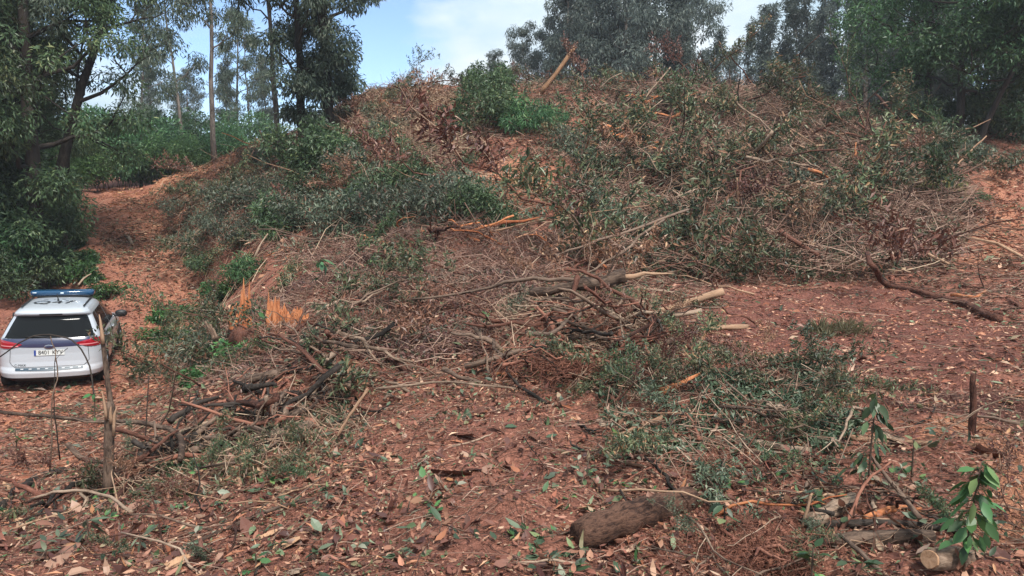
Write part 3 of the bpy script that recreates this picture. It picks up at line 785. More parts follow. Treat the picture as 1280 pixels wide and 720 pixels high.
for p, px, Y, s_, lab in [
 (S_thk, 100, 41, .95, "light green thicket bush at the bend of the track, leftmost"),
 (S_thd, 128, 44, 1.1, "tall green thicket bush beyond the bend"),
 (S_thk, 160, 47, 1.1, "light green thicket bush in the middle beyond the bend"),
 (S_thd, 190, 46, 1.0, "feathery green bush left of the orange bank"),
 (S_thk, 220, 45, .85, "light green bush rising over the orange bank"),
 (S_thk, 248, 43, .62, "bright green bush on top of the orange bank"),
 (S_thd, 285, 44, .6, "feathery bright bush right on the orange bank"),
 (S_thd, 145, 54, 1.3, "dark bush behind the light green thicket"),
 (S_thd, 205, 56, 1.3, "dark bush in the back of the thicket, right"),
 (S_thd, 260, 58, 1.2, "dark bush behind the bright bank bush"),
 (S_thd, 315, 56, 1.1, "dark bush behind the knoll's left flank"),
 (S_thd, 15, 25, .55, "dark bush filling under the stout tree behind the car"),
 (S_thd, -25, 23.5, .6, "dark bush left of the stout tree behind the car"),
 (S_thd, 62, 29, .5, "dark bush between the stout trunk and the red boulder"),
 (S_thd, 60, 46, 1.3, "dark bush behind the wood's edge"),
 (S_thd, 20, 44, 1.4, "dark bush deep behind the left trunks"),
 (S_thd, -40, 40, 1.5, "dark bush behind the trees at the left border"),
 (S_thd, 1250, 40, .8, "dark bush behind the right thicket"),
 (S_thd, 1140, 42, .6, "dark bush behind the heap's right crest"),
 (S_thd, 1060, 50, .9, "dark bush under the young gums, right"),
 (S_thd, 960, 52, .95, "dark bush under the young gums, middle"),
 (S_thd, 900, 52, .85, "dark bush under the young gums, left"),
 (S_thd, 1010, 54, 1.0, "dark bush under the young gums, right of middle"),
 (S_thd, 760, 50, .8, "dark bush under the crest stand, middle"),
 (S_thd, 820, 50, .85, "dark bush under the crest stand, right"),
 (S_thd, 690, 50, .75, "dark bush under the crest stand, left"),
]:
    put(p, spot(px, Y) - (0, 0, .2), rng.random() * 6.28, s_, label=lab, cat="shrub", group="thicket bushes in the background")
SH = [
 # left verge, beside and behind the car
 (S_dark, 12, 372, 1.15, "dark leafy shrub behind the left end of the light bar"),
 (S_grn, 25, 345, .95, "sunlit green shrub above the car roof at the wood's edge"),
 (S_dark, -15, 345, 1.5, "dark shrub at the left border above the car"),
 (S_dark, 40, 318, 1.3, "dark shrub at the foot of the stout trunk"),
 (S_low, 130, 372, 1.0, "low green bush on the verge beyond the car's right mirror"),
 (S_low, 108, 352, 1.0, "small green bush on the verge ahead of the car"),
 (S_dark, 78, 312, 1.0, "dark shrub below the red boulder"),
 (S_dark, 5, 300, 1.6, "shadowy shrub among the left trunks"),
 (S_grn, 70, 335, .8, "light green shrub right of the stout trunk's foot"),
 # knoll and its skirts
 (S_grey, 322, 205, .9, "grey green shrub on the knoll, left of the twin eucalypts"),
 (S_dark, 385, 222, 1.2, "dark shrub at the foot of the twin eucalypts"),
 (S_dark, 415, 215, 1.1, "dark shrub right of the twin eucalypts' foot"),
 (S_grey, 290, 262, 1.0, "grey shrub spilling down the bank over the track, upper"),
 (S_grey, 268, 292, 1.0, "grey shrub spilling down the bank over the track, middle"),
 (S_grey, 300, 305, .9, "grey shrub spilling down the bank over the track, lower"),
 (S_grey, 335, 262, 1.1, "grey green shrub below the twin eucalypts"),
 (S_dark, 345, 300, .9, "dark green shrub low on the bank, above the splintered stump"),
 (S_fern, 308, 350, .8, "bright ferny bush behind the splintered stump"),
 (S_low, 285, 372, .8, "low bright green bush left of the splintered stump"),
 (S_grey, 372, 285, 1.0, "grey green shrub in the gully, first from the bank"),
 (S_dark, 405, 255, 0.86, "dark shrub in the gully below the knoll"),
 (S_grey, 432, 290, 1.0, "grey green shrub at the gully's lower edge"),
 (S_dark, 462, 262, 0.79, "dark shrub in the middle of the gully"),
 (S_grey, 448, 222, 1.1, "grey green shrub on the slope right of the twin eucalypts"),
 (S_grey, 497, 288, 1.0, "grey green shrub at the gully's lower right edge"),
 (S_dark, 515, 252, 0.86, "dark shrub on the gully's right side"),
 (S_grey, 540, 282, .95, "grey green shrub left of the splintered wood"),
 (S_dark, 480, 205, .9, "dark shrub high in the gully"),
 (S_grey, 572, 262, 1.0, "grey green shrub beside the bare red slope"),
 (S_dark, 590, 285, .7, "small dark shrub behind the splintered wood"),
 # along the foot of the bank beside the track
 (S_grey, 222, 268, .8, "grey shrub overhanging the track bank, highest"),
 (S_brn, 215, 292, .7, "browned brush hanging over the track bank"),
 (S_grey, 240, 318, .8, "grey shrub overhanging the track bank, second"),
 (S_dark, 258, 345, .7, "dark shrub at the foot of the bank beside the track"),
 (S_low, 268, 372, .9, "green bush at the foot of the bank beside the track"),
 (S_low, 240, 395, .8, "green bush spreading from the bank onto the track"),
 (S_low, 112, 330, .8, "green bush on the wood side of the track"),
 (S_low, 100, 310, .7, "small green bush below the red boulder on the track side"),
 # deep green on the hill
 (S_dark, 605, 165, 1.2, "dark green bush on the hill, left of the ivy mound"),
 (S_fern, 655, 168, 1.2, "deep green ivy mound high on the hill"),
 (S_fern, 690, 160, .95, "deep green mound right beside the ivy mound"),
 (S_dark, 620, 132, 1.0, "dark bush on the crest left of the leaning pole"),
 (S_dark, 605, 118, .9, "dark bush breaking the skyline at the hill's notch"),
 (S_grey, 715, 190, .8, "grey green bush right of the bare red slope"),
 (S_low, 1010, 150, 1.3, "fresh green fern patch high in the brush heap"),
 (S_low, 985, 145, 1.0, "small green fern left in the high patch"),
 # right wood undergrowth
 (S_dark, 1215, 172, 1.3, "dark thicket shrub at the foot of the forked acacia"),
 (S_dark, 1255, 175, 1.5, "dark thicket shrub right of the forked acacia"),
 (S_dark, 1290, 180, 1.6, "dark thicket shrub at the right border"),
 (S_dark, 1165, 160, 1.0, "dark shrub left of the forked acacia"),
 (S_grey, 1215, 205, .7, "grey green tuft where the brush heap meets the right track"),
 (S_yel, 1180, 255, 1.0, "yellow green long leaved bush at the heap's right end"),
 (S_yel, 1150, 250, .7, "smaller yellowish bush left of the long leaved one"),
 (S_fern, 1222, 250, .55, "spiky green tuft beside the right track"),
 (S_tuft, 1050, 420, 1.0, "grey green tuft alone on the bare clearing"),
 # verge between track and slash
 (S_low, 205, 405, 1.0, "green bush growing between the wheel tracks"),
 (S_low, 195, 425, .9, "green bush on the track edge right of the car"),
 (S_low, 230, 435, 1.0, "low leafy bush on the bank right of the car"),
 (S_grey, 265, 455, .6, "grey green low bush on the bank below the splintered stump"),
 (S_low, 300, 452, .8, "leafy clump below the splintered stump"),
 (S_brn, 340, 445, .6, "browned clump right below the splintered stump"),
 (S_low, 250, 480, .7, "small leafy clump on the bank beside the track"),
 (S_dark, 175, 225, 1.0, "dark bush where the track bends out of sight"),
]
for i, (p, px, py, s, lab) in enumerate(SH):
    P = hit(px, py)
    ss = s * (0.92 + 0.16 * rng.random())
    put(p, P - (0, 0, 0.12), rng.random() * 6.28, (ss, ss, ss * (0.85 + 0.3 * rng.random())), label=lab, cat="shrub", group="shrubs on the hillside")

# ------------------------------------------------------------------ felled branches, logs and stumps
def on_ground(pts, lift):
    """picture bearings -> points; (px, py) lies on the earth, (px, py, Y) stands at distance Y"""
    out = []
    for p in pts:
        if len(p) == 2:
            q = hit(*p); out.append(q + (0, 0, lift))
        else:
            out.append(at(*p))
    return np.array(out)

def local_frame(P):
    z = nrm(P[-1] - P[0]); a = np.array([0, 0, 1.0]) if abs(z[2]) < 0.9 else np.array([1.0, 0, 0])
    x = nrm(np.cross(a, z)); y = np.cross(z, x)
    Q = np.stack([x, y, z], 1)
    return Q, P[0]
def framed(o, Q, p0):
    m = Matrix.Identity(4)
    for i in range(3):
        for j in range(3): m[i][j] = Q[i, j]
        m[i][3] = p0[i]
    o.matrix_world = m

def branch(name, label, cat, pts, r0, r1, mat, n=None, sides=8, wob=0.02, lift=None, twigs=0, group=None, splinter=0.0, cut=False, seed=None):
    """one branch or log; twigs = number of side shoots (a part each); cut = pale sawn end discs"""
    g = np.random.default_rng(seed if seed is not None else zlib.crc32(label.encode()) % 99991)
    P = on_ground(pts, r0 if lift is None else lift)
    n = n or max(5, 3 * len(P))
    P = smooth_path(P, n)
    L = np.linalg.norm(np.diff(P, axis=0), axis=1).sum()
    P[1:-1] += g.normal(size=(n - 2, 3)) * wob * L / n * 2
    Q, p0 = local_frame(P)
    Pl = (P - p0) @ Q
    rad = np.linspace(r0, r1, n) * (1 + (0.10 if r0 > .03 else .06) * g.normal(size=n))
    V, F = tube(Pl, rad, sides, 0.035, g=g, splinter=splinter)
    me = MB().add(V, F, g.random())
    if not twigs and not cut:
        o = me.build(name, M[mat]); framed(o, Q, p0)
        return tag(o, label, cat, group)
    root = thing(name, (0, 0, 0)); framed(root, Q, p0)
    me.build("stem" if cat == "branch" else "trunk", M[mat], root)
    if cut:
        T = [nrm(Pl[0] - Pl[1]), nrm(Pl[-1] - Pl[-2])]
        for e in ((0, 1) if cut == 2 else (0,)):
            c = Pl[0] if e == 0 else Pl[-1]; rr = rad[0] if e == 0 else rad[-1]
            V, F = tube([c - T[e] * 0.006, c + T[e] * 0.012], [rr * 0.86, rr * 0.84], 14, 0.03, g=g)
            MB().add(V, F, 0.6).build("sawn_end", M['wood_cut'], root, smooth=False)
    for k in range(twigs):
        i = int(g.integers(1, n - 1))
        T = nrm(Pl[min(i + 1, n - 1)] - Pl[i - 1])
        d = nrm(T * 0.7 + rand_dirs(1, g)[0])
        up = Q.T @ np.array([0, 0, 1.0])
        if d @ up < 0: d = d - 2 * (d @ up) * up
        ll = L * (0.12 + 0.22 * g.random())
        V, F = tube(wobble(Pl[i], Pl[i] + d * ll, 5, 0.08, g), np.linspace(rad[i] * 0.45, 0.003, 5), 5, cap=False, g=g)
        MB().add(V, F, g.random()).build("shoot", M[mat], root)
    return tag(root, label, cat, group)

# --- the log jam in the middle of the clearing
branch("log", "thick grey log on top of the central log jam", "log", [(662,366,8.7),(690,364,8.65),(720,356,8.6),(750,354,8.55),(782,344,8.5)], .050, .075, 'bark_grey', sides=10, wob=.05)
branch("log", "reddish log slanting down left under the top log of the jam", "log", [(632,414,8.5),(668,394,8.55),(702,372,8.7)], .06, .045, 'bark_red', sides=10)
branch("log", "short reddish log lowest in the central jam", "log", [(628,430,8.2),(660,420,8.2),(690,398,8.4)], .055, .05, 'bark_red', sides=9)
branch("branch", "long thin grey branch sweeping left off the log jam", "branch", [(515,374,9.4),(585,366,9.2),(650,350,8.9),(712,350,8.6),(770,356,8.5)], .012, .03, 'bark_grey', twigs=3)
branch("branch", "torn pale tail of the top log pointing right", "branch", [(780,347,8.5),(805,342,8.5),(838,342,8.5)], .036, .008, 'wood_pale', splinter=0.08, wob=.08)
branch("branch", "bent reddish stem crossing upright in front of the jam", "branch", [(712,395,8.2),(716,370,8.25),(722,345,8.35)], .035, .03, 'bark_red')
branch("branch", "smooth peeled pole lying right of the log jam", "branch", [(812,392,9.0),(855,380,9.0),(904,364,9.0)], .03, .05, 'wood_pale', wob=.01)
branch("branch", "pale split pole on the bare soil below the peeled pole", "branch", [(838,410,8.6),(880,412,8.7),(934,408,8.8)], .02, .035, 'wood_pale', splinter=0.1)
branch("branch", "forked grey stick rising from the right of the jam to the brush heap", "branch", [(720,350,9.6),(770,318,11),(830,275,13)], .012, .022, 'bark_pale', twigs=2)
branch("branch", "grey stick leaning across the dark heap above the jam", "branch", [(700,318,12),(750,300,12.6),(860,262,14)], .014, .024, 'bark_grey', twigs=3)
branch("branch", "curved root arching down in front of the jam", "branch", [(690,386,8.1),(720,398,8.0),(736,425,7.8),(708,446,7.9)], .02, .022, 'bark_grey')
branch("branch", "crooked pale twig curled below the jam", "branch", [(748,420,7.9),(765,424,7.8),(762,440,7.7),(780,452,7.6)], .010, .008, 'bark_pale')
branch("branch", "long low branch running right from the jam over green leaves", "branch", [(735,430,7.8),(790,448,7.6),(825,464,7.4),(880,462,7.4),(915,476,7.2)], .015, .018, 'bark_grey', twigs=4)
branch("branch", "thin dark shoot along the jam's front", "branch", [(700,452,7.7),(735,440,7.7),(775,410,8.1)], .014, .008, 'bark_dark', twigs=2)
branch("branch", "orange stick lying on the soil below the jam, longer one", "branch", [(618,469),(660,470),(708,469)], .016, .012, 'wood_orange')
branch("branch", "orange stick lying on the soil below the jam, shorter one", "branch", [(560,484),(600,480),(650,490)], .014, .012, 'bark_pale')
branch("branch", "torn orange bough with flared end on the green leaves", "branch", [(828,498),(848,488),(870,476)], .045, .014, 'wood_orange', splinter=0.1)
branch("branch", "grey stick running off the torn orange bough", "branch", [(836,494),(870,488),(900,484)], .010, .008, 'bark_grey')
# --- splintered wood under the slope
for lab, pts, r in [
  ("long orange splinter of torn wood pointing left below the red slope", [(512,306,15.2),(555,300,15.2),(590,292,15.3)], .05),
  ("broad orange slab of torn wood below the red slope", [(555,314,14.6),(575,300,14.8),(590,288,15.0)], .07),
  ("upper orange slab of torn wood running to the right", [(585,292,15.2),(620,280,15.5),(665,274,15.8)], .06),
  ("short pale splinter under the orange slabs", [(585,296,14.6),(600,302,14.5)], .045),
  ("bent orange splinter above the left slab", [(545,284,15.6),(560,290,15.4),(580,294,15.2)], .03)]:
    branch("wood_splinter", lab, "splinter", pts, r, r * .35, 'wood_orange', splinter=.25, wob=.05, sides=6)
# --- foreground logs
branch("log", "red barked log lying half buried in the foreground leaves", "log", [(722,682),(790,656),(862,632)], .078, .072, 'bark_log', n=16, sides=14, lift=.045, wob=.03)
branch("log", "pale sawn log at the bottom right corner, round end facing left", "log", [(1163,699,3.42),(1220,699,3.62),(1310,702,3.95)], .052, .055, 'bark_pale', n=9, sides=16, cut=1)
branch("log", "grey log lying behind the pale sawn log", "log", [(975,690),(1060,684),(1165,680)], .042, .036, 'bark_grey', n=10, sides=12, lift=.04, cut=1)
branch("log", "short peeled log end poking up behind the grey log", "log", [(1008,664),(1035,650),(1066,634)], .045, .04, 'bark_pale', n=7, sides=12, lift=.045)
branch("log", "thin dark log parallel to the grey foreground log", "log", [(1030,662),(1100,658),(1190,664)], .022, .018, 'bark_dark', sides=9)
branch("branch", "orange torn strip beside the sapling with big leaves", "branch", [(1080,652),(1120,640),(1145,642)], .022, .014, 'wood_orange', splinter=.06)
branch("branch", "straight stick crossing the grey foreground log", "branch", [(1050,668,3.75),(1075,690,3.6),(1112,725,3.4)], .010, .012, 'bark_grey')
branch("branch", "short upright pale stick in front of the peeled log", "branch", [(1002,660,3.95),(1008,640,3.95),(1014,616,3.95)], .008, .009, 'wood_pale')
branch("branch", "bleached stick with red end on the bare soil strip at right", "branch", [(1060,550),(1120,556),(1215,560)], .02, .016, 'wood_pale', splinter=.05)
branch("branch", "long pale stick lying across the green leaves mid right", "branch", [(840,556),(900,552),(1015,566)], .018, .022, 'bark_pale')
branch("branch", "second pale stick under the long one mid right", "branch", [(862,562),(930,566),(1005,572)], .014, .014, 'bark_pale')
branch("branch", "curved dark stick standing out of the green leaves", "branch", [(960,622,4.4),(985,590,4.6),(1012,552,4.9)], .010, .008, 'bark_grey')
branch("branch", "bare sapling stem slanting down to the logs", "branch", [(1088,570,4.3),(1120,610,4.1),(1150,648,3.9)], .009, .014, 'bark_grey', twigs=2)
branch("branch", "pale forked stick pointing right above the red log", "branch", [(758,556),(790,546),(830,528)], .014, .018, 'wood_pale', lift=.05)
branch("branch", "dark thin stick stuck upright beside the red log", "branch", [(775,612,4.2),(792,640,4.1),(818,668,4.0)], .006, .008, 'bark_dark')
branch("branch", "thin pale stick resting on the soil in the picture's middle", "branch", [(565,560),(600,550),(622,540)], .008, .006, 'bark_pale')
branch("stake", "short weathered stake standing in the dark earth at right", "stake", [(1215,556,5.05),(1216,515,5.05),(1217,468,5.05)], .026, .021, 'bark_red', splinter=.02)
# --- the long crooked branch on the clearing
branch("crooked_branch", "long crooked bare branch on the clearing below the brush heap", "branch", [(1084,316,14.2),(1092,335,13.8),(1108,360),(1150,368),(1200,382),(1248,404)], .046, .056, 'bark_red', n=16, sides=9, lift=.06)
branch("branch", "orange root stub beside the crooked branch", "branch", [(1190,372),(1220,374),(1232,366)], .04, .02, 'wood_orange', splinter=.1)
branch("branch", "dead stick on the clearing's right edge", "branch", [(1200,358),(1240,366),(1279,388)], .02, .03, 'bark_red', twigs=2)
# --- left foreground
branch("log", "grey log lying in the hollow at the left", "log", [(252,574),(320,562),(388,546)], .05, .042, 'bark_grey', n=9, sides=10, lift=.10)
branch("log", "short dark log on the bank above the left hollow, sawn end to the left", "log", [(288,488),(318,480),(350,474)], .06, .05, 'bark_grey', sides=10, cut=1)
branch("log", "second dark log on the bank, right of the sawn one", "log", [(350,470),(375,466),(410,460)], .035, .03, 'bark_dark', sides=8)
branch("log", "stub of reddish log lying in the litter left of centre", "log", [(488,452),(500,460),(512,470)], .05, .045, 'bark_red', sides=9)
branch("log", "dark butt log in the left hollow under the tangle", "log", [(172,592),(215,575),(262,556)], .085, .07, 'bark_dark', n=8, sides=12, lift=.10)
branch("log", "reddish butt piece behind the dark butt log", "log", [(135,612),(175,600),(230,590)], .045, .05, 'bark_red', n=7, sides=10, lift=.10)
branch("log", "thick dark branch at the left border running down to the corner", "log", [(0,640),(40,606),(80,592)], .04, .045, 'bark_dark')
branch("branch", "long sinuous branch arching over the track edge from the left border", "branch", [(-10,514,7.6),(60,521,7.5),(130,527,7.3),(190,530,7.0),(225,545,6.6),(226,575,6.2)], .017, .028, 'bark_grey', n=18, twigs=3)
branch("branch", "pale bowed branch in the litter at lower left", "branch", [(40,624,5.4),(75,614,5.3),(130,618,5.1),(165,640,4.8)], .010, .012, 'bark_pale', n=12)
branch("branch", "long dark stick lying up the slope at lower left", "branch", [(215,698),(290,664),(360,636),(440,618)], .013, .010, 'bark_grey', lift=.03, twigs=2)
branch("branch", "thin pale stick slanting on the litter, bottom left", "branch", [(345,692),(385,655),(412,625)], .006, .004, 'bark_pale', lift=.03)
branch("branch", "short pale peeled stick leaning left of centre", "branch", [(422,545,6.0),(436,520,6.1),(460,486,6.2)], .012, .014, 'wood_pale')
branch("branch", "curved pale branch over the bank left of centre", "branch", [(372,492,8.3),(385,470,8.3),(402,458,8.3),(440,448,8.3),(480,444,8.3)], .012, .010, 'bark_pale', n=12)
branch("branch", "long arching pale branch across the middle of the litter", "branch", [(470,486,7.0),(540,478,7.0),(600,480,6.8),(645,486,6.8)], .012, .010, 'bark_pale', n=10, twigs=3)
branch("branch", "thin arching twig over the left hollow", "branch", [(250,585,5.8),(300,578,5.7),(350,584,5.6),(390,600,5.4)], .010, .006, 'bark_grey', n=10, twigs=4)
branch("branch", "bleached stick between the hollow and the pale stick", "branch", [(258,572,6.1),(285,545,6.4),(306,528,6.6)], .008, .006, 'bark_pale')
branch("branch", "dark stick crossing over the grey log in the hollow", "branch", [(310,590),(350,562),(395,530)], .012, .009, 'bark_grey', lift=.08)
branch("branch", "bare upright shoot right of the broken sapling", "branch", [(182,560,7.0),(184,500,7.0),(186,470,7.0)], .006, .004, 'bark_dark')
branch("branch", "bare thin shoot in front of the car's rear left", "branch", [(75,575,7.4),(68,500,7.4),(70,440,7.4)], .007, .003, 'bark_dark', twigs=2)
branch("branch", "arching bramble stem in front of the number plate", "branch", [(0,446,6.6),(22,430,6.6),(48,419,6.6),(78,421,6.6),(98,432,6.6),(112,460,6.6),(118,500,6.5)], .006, .007, 'bark_dark', n=18)
branch("branch", "pale hanging stem in front of the car's boot", "branch", [(63,420,6.5),(70,445,6.5),(72,470,6.5),(66,500,6.4),(62,590,6.3)], .004, .006, 'bark_pale', n=12)
branch("branch", "reddish stick at the foot of the big leaves, lower left", "branch", [(118,660),(128,640),(140,620)], .022, .018, 'bark_red')
branch("branch", "dry straw stick leaning in the left litter", "branch", [(205,690,4.1),(198,650,4.2),(190,620,4.3)], .005, .004, 'bark_red')
# --- broken sapling with torn pale tops
root = thing("broken_sapling", at(135, 612, 6.05))
tag(root, "snapped grey sapling with torn pale wood on top, in front of the car", "sapling")
g = np.random.default_rng(5)
b0 = at(135, 612, 6.05)
P = smooth_path(on_ground([(135,618,6.05),(136,570,6.05),(137,520,6.05),(138,505,6.05)], 0), 8) - b0
V, F = tube(P, np.linspace(.042, .036, 8), 10, .04, g=g, splinter=.05); MB().add(V, F, .4).build("trunk", M['bark_grey'], root)
P = smooth_path(on_ground([(140,520,6.08),(135,480,6.08),(130,440,6.08),(128,425,6.08)], 0), 7) - b0
V, F = tube(P, np.linspace(.022, .016, 7), 8, .05, g=g); MB().add(V, F, .4).build("leading_stem", M['bark_grey'], root)
P = smooth_path(on_ground([(129,430,6.06),(127,412,6.06),(124,393,6.06)], 0), 5) - b0
V, F = tube(P, [.016, .015, .013, .009, .003], 6, .1, g=g); MB().add(V, F, .8).build("torn_tip", M['wood_pale'], root)
for pp in ([(133,525,6.0),(131,506,6.0),(127,488,6.0)], [(142,545,6.0),(143,520,6.0),(146,508,6.0)], [(139,530,5.99),(138,515,5.99),(139,508,5.99)]):
    P = smooth_path(on_ground(pp, 0), 5) - b0
    V, F = tube(P, [.012, .013, .011, .007, .002], 6, .12, g=g); MB().add(V, F, .8).build("splinter", M['wood_pale'], root)
# --- splintered stump
def stump_teeth(root, cx0, cx1, tops, base_px, Y, ybase):
    pass
sp = hit(335, 404)
SY = float(sp[1]) - .25
root = thing("splintered_stump", sp)
tag(root, "big tree stump torn into two jagged orange halves on the bank", "stump")
g = np.random.default_rng(9)
V, F = tube(np.array([at(337, 430, SY + .25), at(337, 412, SY + .25), at(337, 404, SY + .25)]) - sp, [.66, .60, .56], 22, .05, g=g); MB().add(V, F, .5).build("stump_base", M['bark_red'], root)
prof = [(288,398,12),(293,386,26),(298,376,38),(304,372,22),(307,358,44),(308,350,52)]
def tooth(px, ytop, w, yb=402, dy=0.0):
    yy_ = min(SY, float(hit(px, yb)[1]) - .02) + dy
    b = at(px, yb, yy_) - sp; t_ = at(px + g.normal() * 2.0, ytop - 3, yy_ + dy * .1) - sp
    Pm = np.array([b - (0, 0, .12), b + (t_ - b) * .35, b + (t_ - b) * .7, t_])
    V, F = tube(Pm, [w, w * .9, w * .55, w * .06], 7, .30, g=g)
    V[:, 1] = (V[:, 1] - b[1]) * 0.8 + b[1]
    MB().add(V, F, g.random()).build("torn_wood", M['wood_orange'], root, smooth=False)
for px, top, w in [(289,392,.05),(293,385,.06),(297,379,.06),(301,374,.07),(305,366,.06),(308,351,.045),(311,368,.045),(304,386,.07),(296,390,.06),(313,390,.05)]:
    for _ in range(2): tooth(px + g.normal() * 1.5, top + abs(g.normal()) * 7 - 2, w * (.45 + .35 * g.random()), dy=g.normal() * .10)
for px, top, w in [(px_ + .5, t_ + .0, w_) for px_, t_, w_ in [(334,392,.05),(382,395,.05),(351,388,.06),(366,393,.06),(371,394,.05),(341,390,.06)]] + [(336,366,.035),(339,374,.05),(343,376,.06),(348,379,.06),(353,382,.065),(358,384,.06),(363,386,.06),(368,388,.06),(373,390,.055),(378,393,.05),(346,386,.06),(360,391,.06)]:
    for _ in range(2): tooth(px + g.normal() * 1.8, top - 4 + abs(g.normal()) * 7, w * (.45 + .35 * g.random()), dy=-.05 + g.normal() * .08)
branch("stump_shard", "grey slab of bark leaning left of the splintered stump", "bark slab", [(270,424,11.8),(264,412,11.8),(258,402,11.8)], .05, .04, 'bark_pale', splinter=.1)
# --- poles and sticks on the hill
branch("leaning_pole", "straight peeled pole jutting up on the skyline", "pole", [(676,116,29.0),(698,88,29.0),(719,58,29.0)], .10, .07, 'wood_cut', wob=.005)
for lab, pts, r in [
  ("pale bare stem leaning right on the hill, longest of three", [(757,184,23.2),(795,135,23.4),(838,84,23.6)], .035),
  ("pale bare stem leaning right on the hill, middle of three", [(768,188,23.0),(800,150,23.0),(828,125,23.2)], .025),
  ("pale bare stem leaning right on the hill, lowest of three", [(775,190,22.6),(805,155,22.8),(826,138,23.0)], .02)]:
    branch("branch", lab, "branch", pts, r, r * .5, 'bark_pale', twigs=2)
for lab, pts in [("split orange log on the hill, topmost of four", [(742,153,24.2),(775,162,24.0),(815,172,23.8)]), ("split orange log on the hill, second of four", [(745,160,24),(780,170,23.7),(820,180,23.4)]),
  ("split orange log on the hill, third of four", [(740,157,24),(790,174,23.5),(835,180,23.2)]), ("split orange log on the hill, lowest of four", [(760,168,23.6),(800,178,23.3),(830,192,23)])]:
    branch("split_log", lab, "log", pts, .07, .045, 'wood_orange', splinter=.2, sides=6)
branch("arching_root", "dark root arching out of the red slope", "root", [(522,193,24.5),(545,188,24.3),(562,178,24.2),(570,168,24.3)], .06, .035, 'bark_dark')
for lab, pts, r, m_ in [
  ("long bare stem from the heap's crest down to its middle", [(920,128,26),(955,155,24.5),(1000,195,22),(1030,215,21)], .035, 'bark_pale'),
  ("straight peeled stick in the upper heap, left of the fern", [(978,140,26),(988,160,25),(1018,180,23.6)], .035, 'wood_pale'),
  ("dark bent bough high at the heap's right", [(1094,118,28),(1120,145,26.5),(1152,182,24.5)], .05, 'bark_red'),
  ("forked pale stick at the heap's crest, right", [(1100,130,27),(1125,122,27.5),(1145,114,28)], .02, 'bark_pale'),
  ("grey bough lying on the heap's right shoulder", [(1090,278,17.2),(1130,288,16.8),(1165,295,16.4)], .05, 'bark_grey'),
  ("thick brown bough end poking out of the heap's foot", [(975,290,16.2),(1000,305,15.8),(1025,320,15.4)], .06, 'bark_red'),
  ("brown stub rising left of the thick bough end", [(935,305,16),(950,288,16.2),(962,280,16.3)], .045, 'bark_red'),
  ("upright sawn stub in the heap's middle", [(922,258,17.8),(922,240,17.8),(921,222,17.8)], .04, 'wood_pale'),
  ("thin upright sapling stem in the heap's left middle", [(895,255,18),(898,225,18.2),(902,195,18.4)], .018, 'bark_pale'),
  ("red horizontal stick left in the heap", [(845,268,17.6),(885,272,17.4),(925,270,17.2)], .025, 'bark_red'),
  ("grey horizontal stick above the red one in the heap", [(860,262,17.8),(900,258,17.8),(950,262,17.6)], .018, 'bark_grey'),
  ("brown stick across the heap's centre", [(900,212,20.5),(940,222,20),(985,235,19.5)], .035, 'bark_red'),
  ("orange splintered stick by the centre of the heap", [(1010,212,21),(1025,216,20.8),(1035,222,20.5)], .06, 'wood_orange'),
  ("pale stick pointing up right at the heap's right end", [(1190,212,22.5),(1212,190,23),(1233,170,23.5)], .035, 'wood_pale'),
  ("upright brown stem on the heap's right crest, first of three", [(1080,178,24.5),(1084,150,24.8),(1087,128,25)], .025, 'bark_red'),
  ("upright brown stem on the heap's right crest, second of three", [(1096,182,24.3),(1104,160,24.4),(1110,148,24.5)], .03, 'bark_red'),
  ("upright brown stem on the heap's right crest, third of three", [(1142,212,22.8),(1144,190,23),(1148,172,23.2)], .02, 'bark_pale'),
  ("orange upright stub near the heap's right crest", [(1069,196,23.4),(1070,178,23.5)], .05, 'wood_orange'),
  ("dry reddish bough cluster stem at the heap's upper left", [(810,220,21),(850,195,21.8),(890,165,23)], .04, 'bark_red'),
  ("second dry reddish bough at the heap's upper left", [(800,232,20.5),(835,212,20.8),(880,178,22.4)], .03, 'bark_red'),
  ("short pale stick at the heap's right foot", [(1160,318,15.4),(1175,325,15.2),(1186,330,15)], .04, 'wood_pale'),
  ("leaning thin pole beside the twin eucalypts", [(540,155,27),(520,125,28),(505,100,28.5)], .025, 'bark_grey'),
  ("thin bare pole on the slope right of the twin eucalypts", [(470,170,26),(488,140,26.5),(500,128,27)], .02, 'bark_grey'),
  ("hanging dry stem below the twin eucalypts", [(468,235,22),(475,200,23),(484,165,24)], .02, 'bark_pale'),
  ("second hanging dry stem below the twin eucalypts", [(490,225,22),(500,200,22.5),(512,190,23)], .018, 'bark_pale'),
  ("pale twig standing in the gully's shrubs", [(545,262,18.5),(550,278,18),(552,255,18)], .02, 'bark_pale'),
  ("grey stem lying over the bank shrubs beside the track", [(215,250,29),(235,240,28.5),(262,230,28)], .025, 'bark_grey'),
  ("thin stem hanging over the bank beside the track", [(222,300,26),(226,275,26.5),(232,255,27)], .02, 'bark_red'),
  ("pale dead stick in the grey bank shrubs", [(318,322,17.6),(326,305,17.7),(335,292,17.8)], .025, 'bark_pale'),
  ("short pale post lying on the track", [(160,300),(166,308)], .09, 'bark_pale'),
  ("stick lying behind the light bar on the verge", [(98,356,20.5),(105,348,20.8),(114,342,21)], .03, 'bark_pale'),
]:
    branch("branch", lab, "branch", pts, r, r * .55, m_, twigs=2 if len(pts) > 2 and r < .045 else 0)
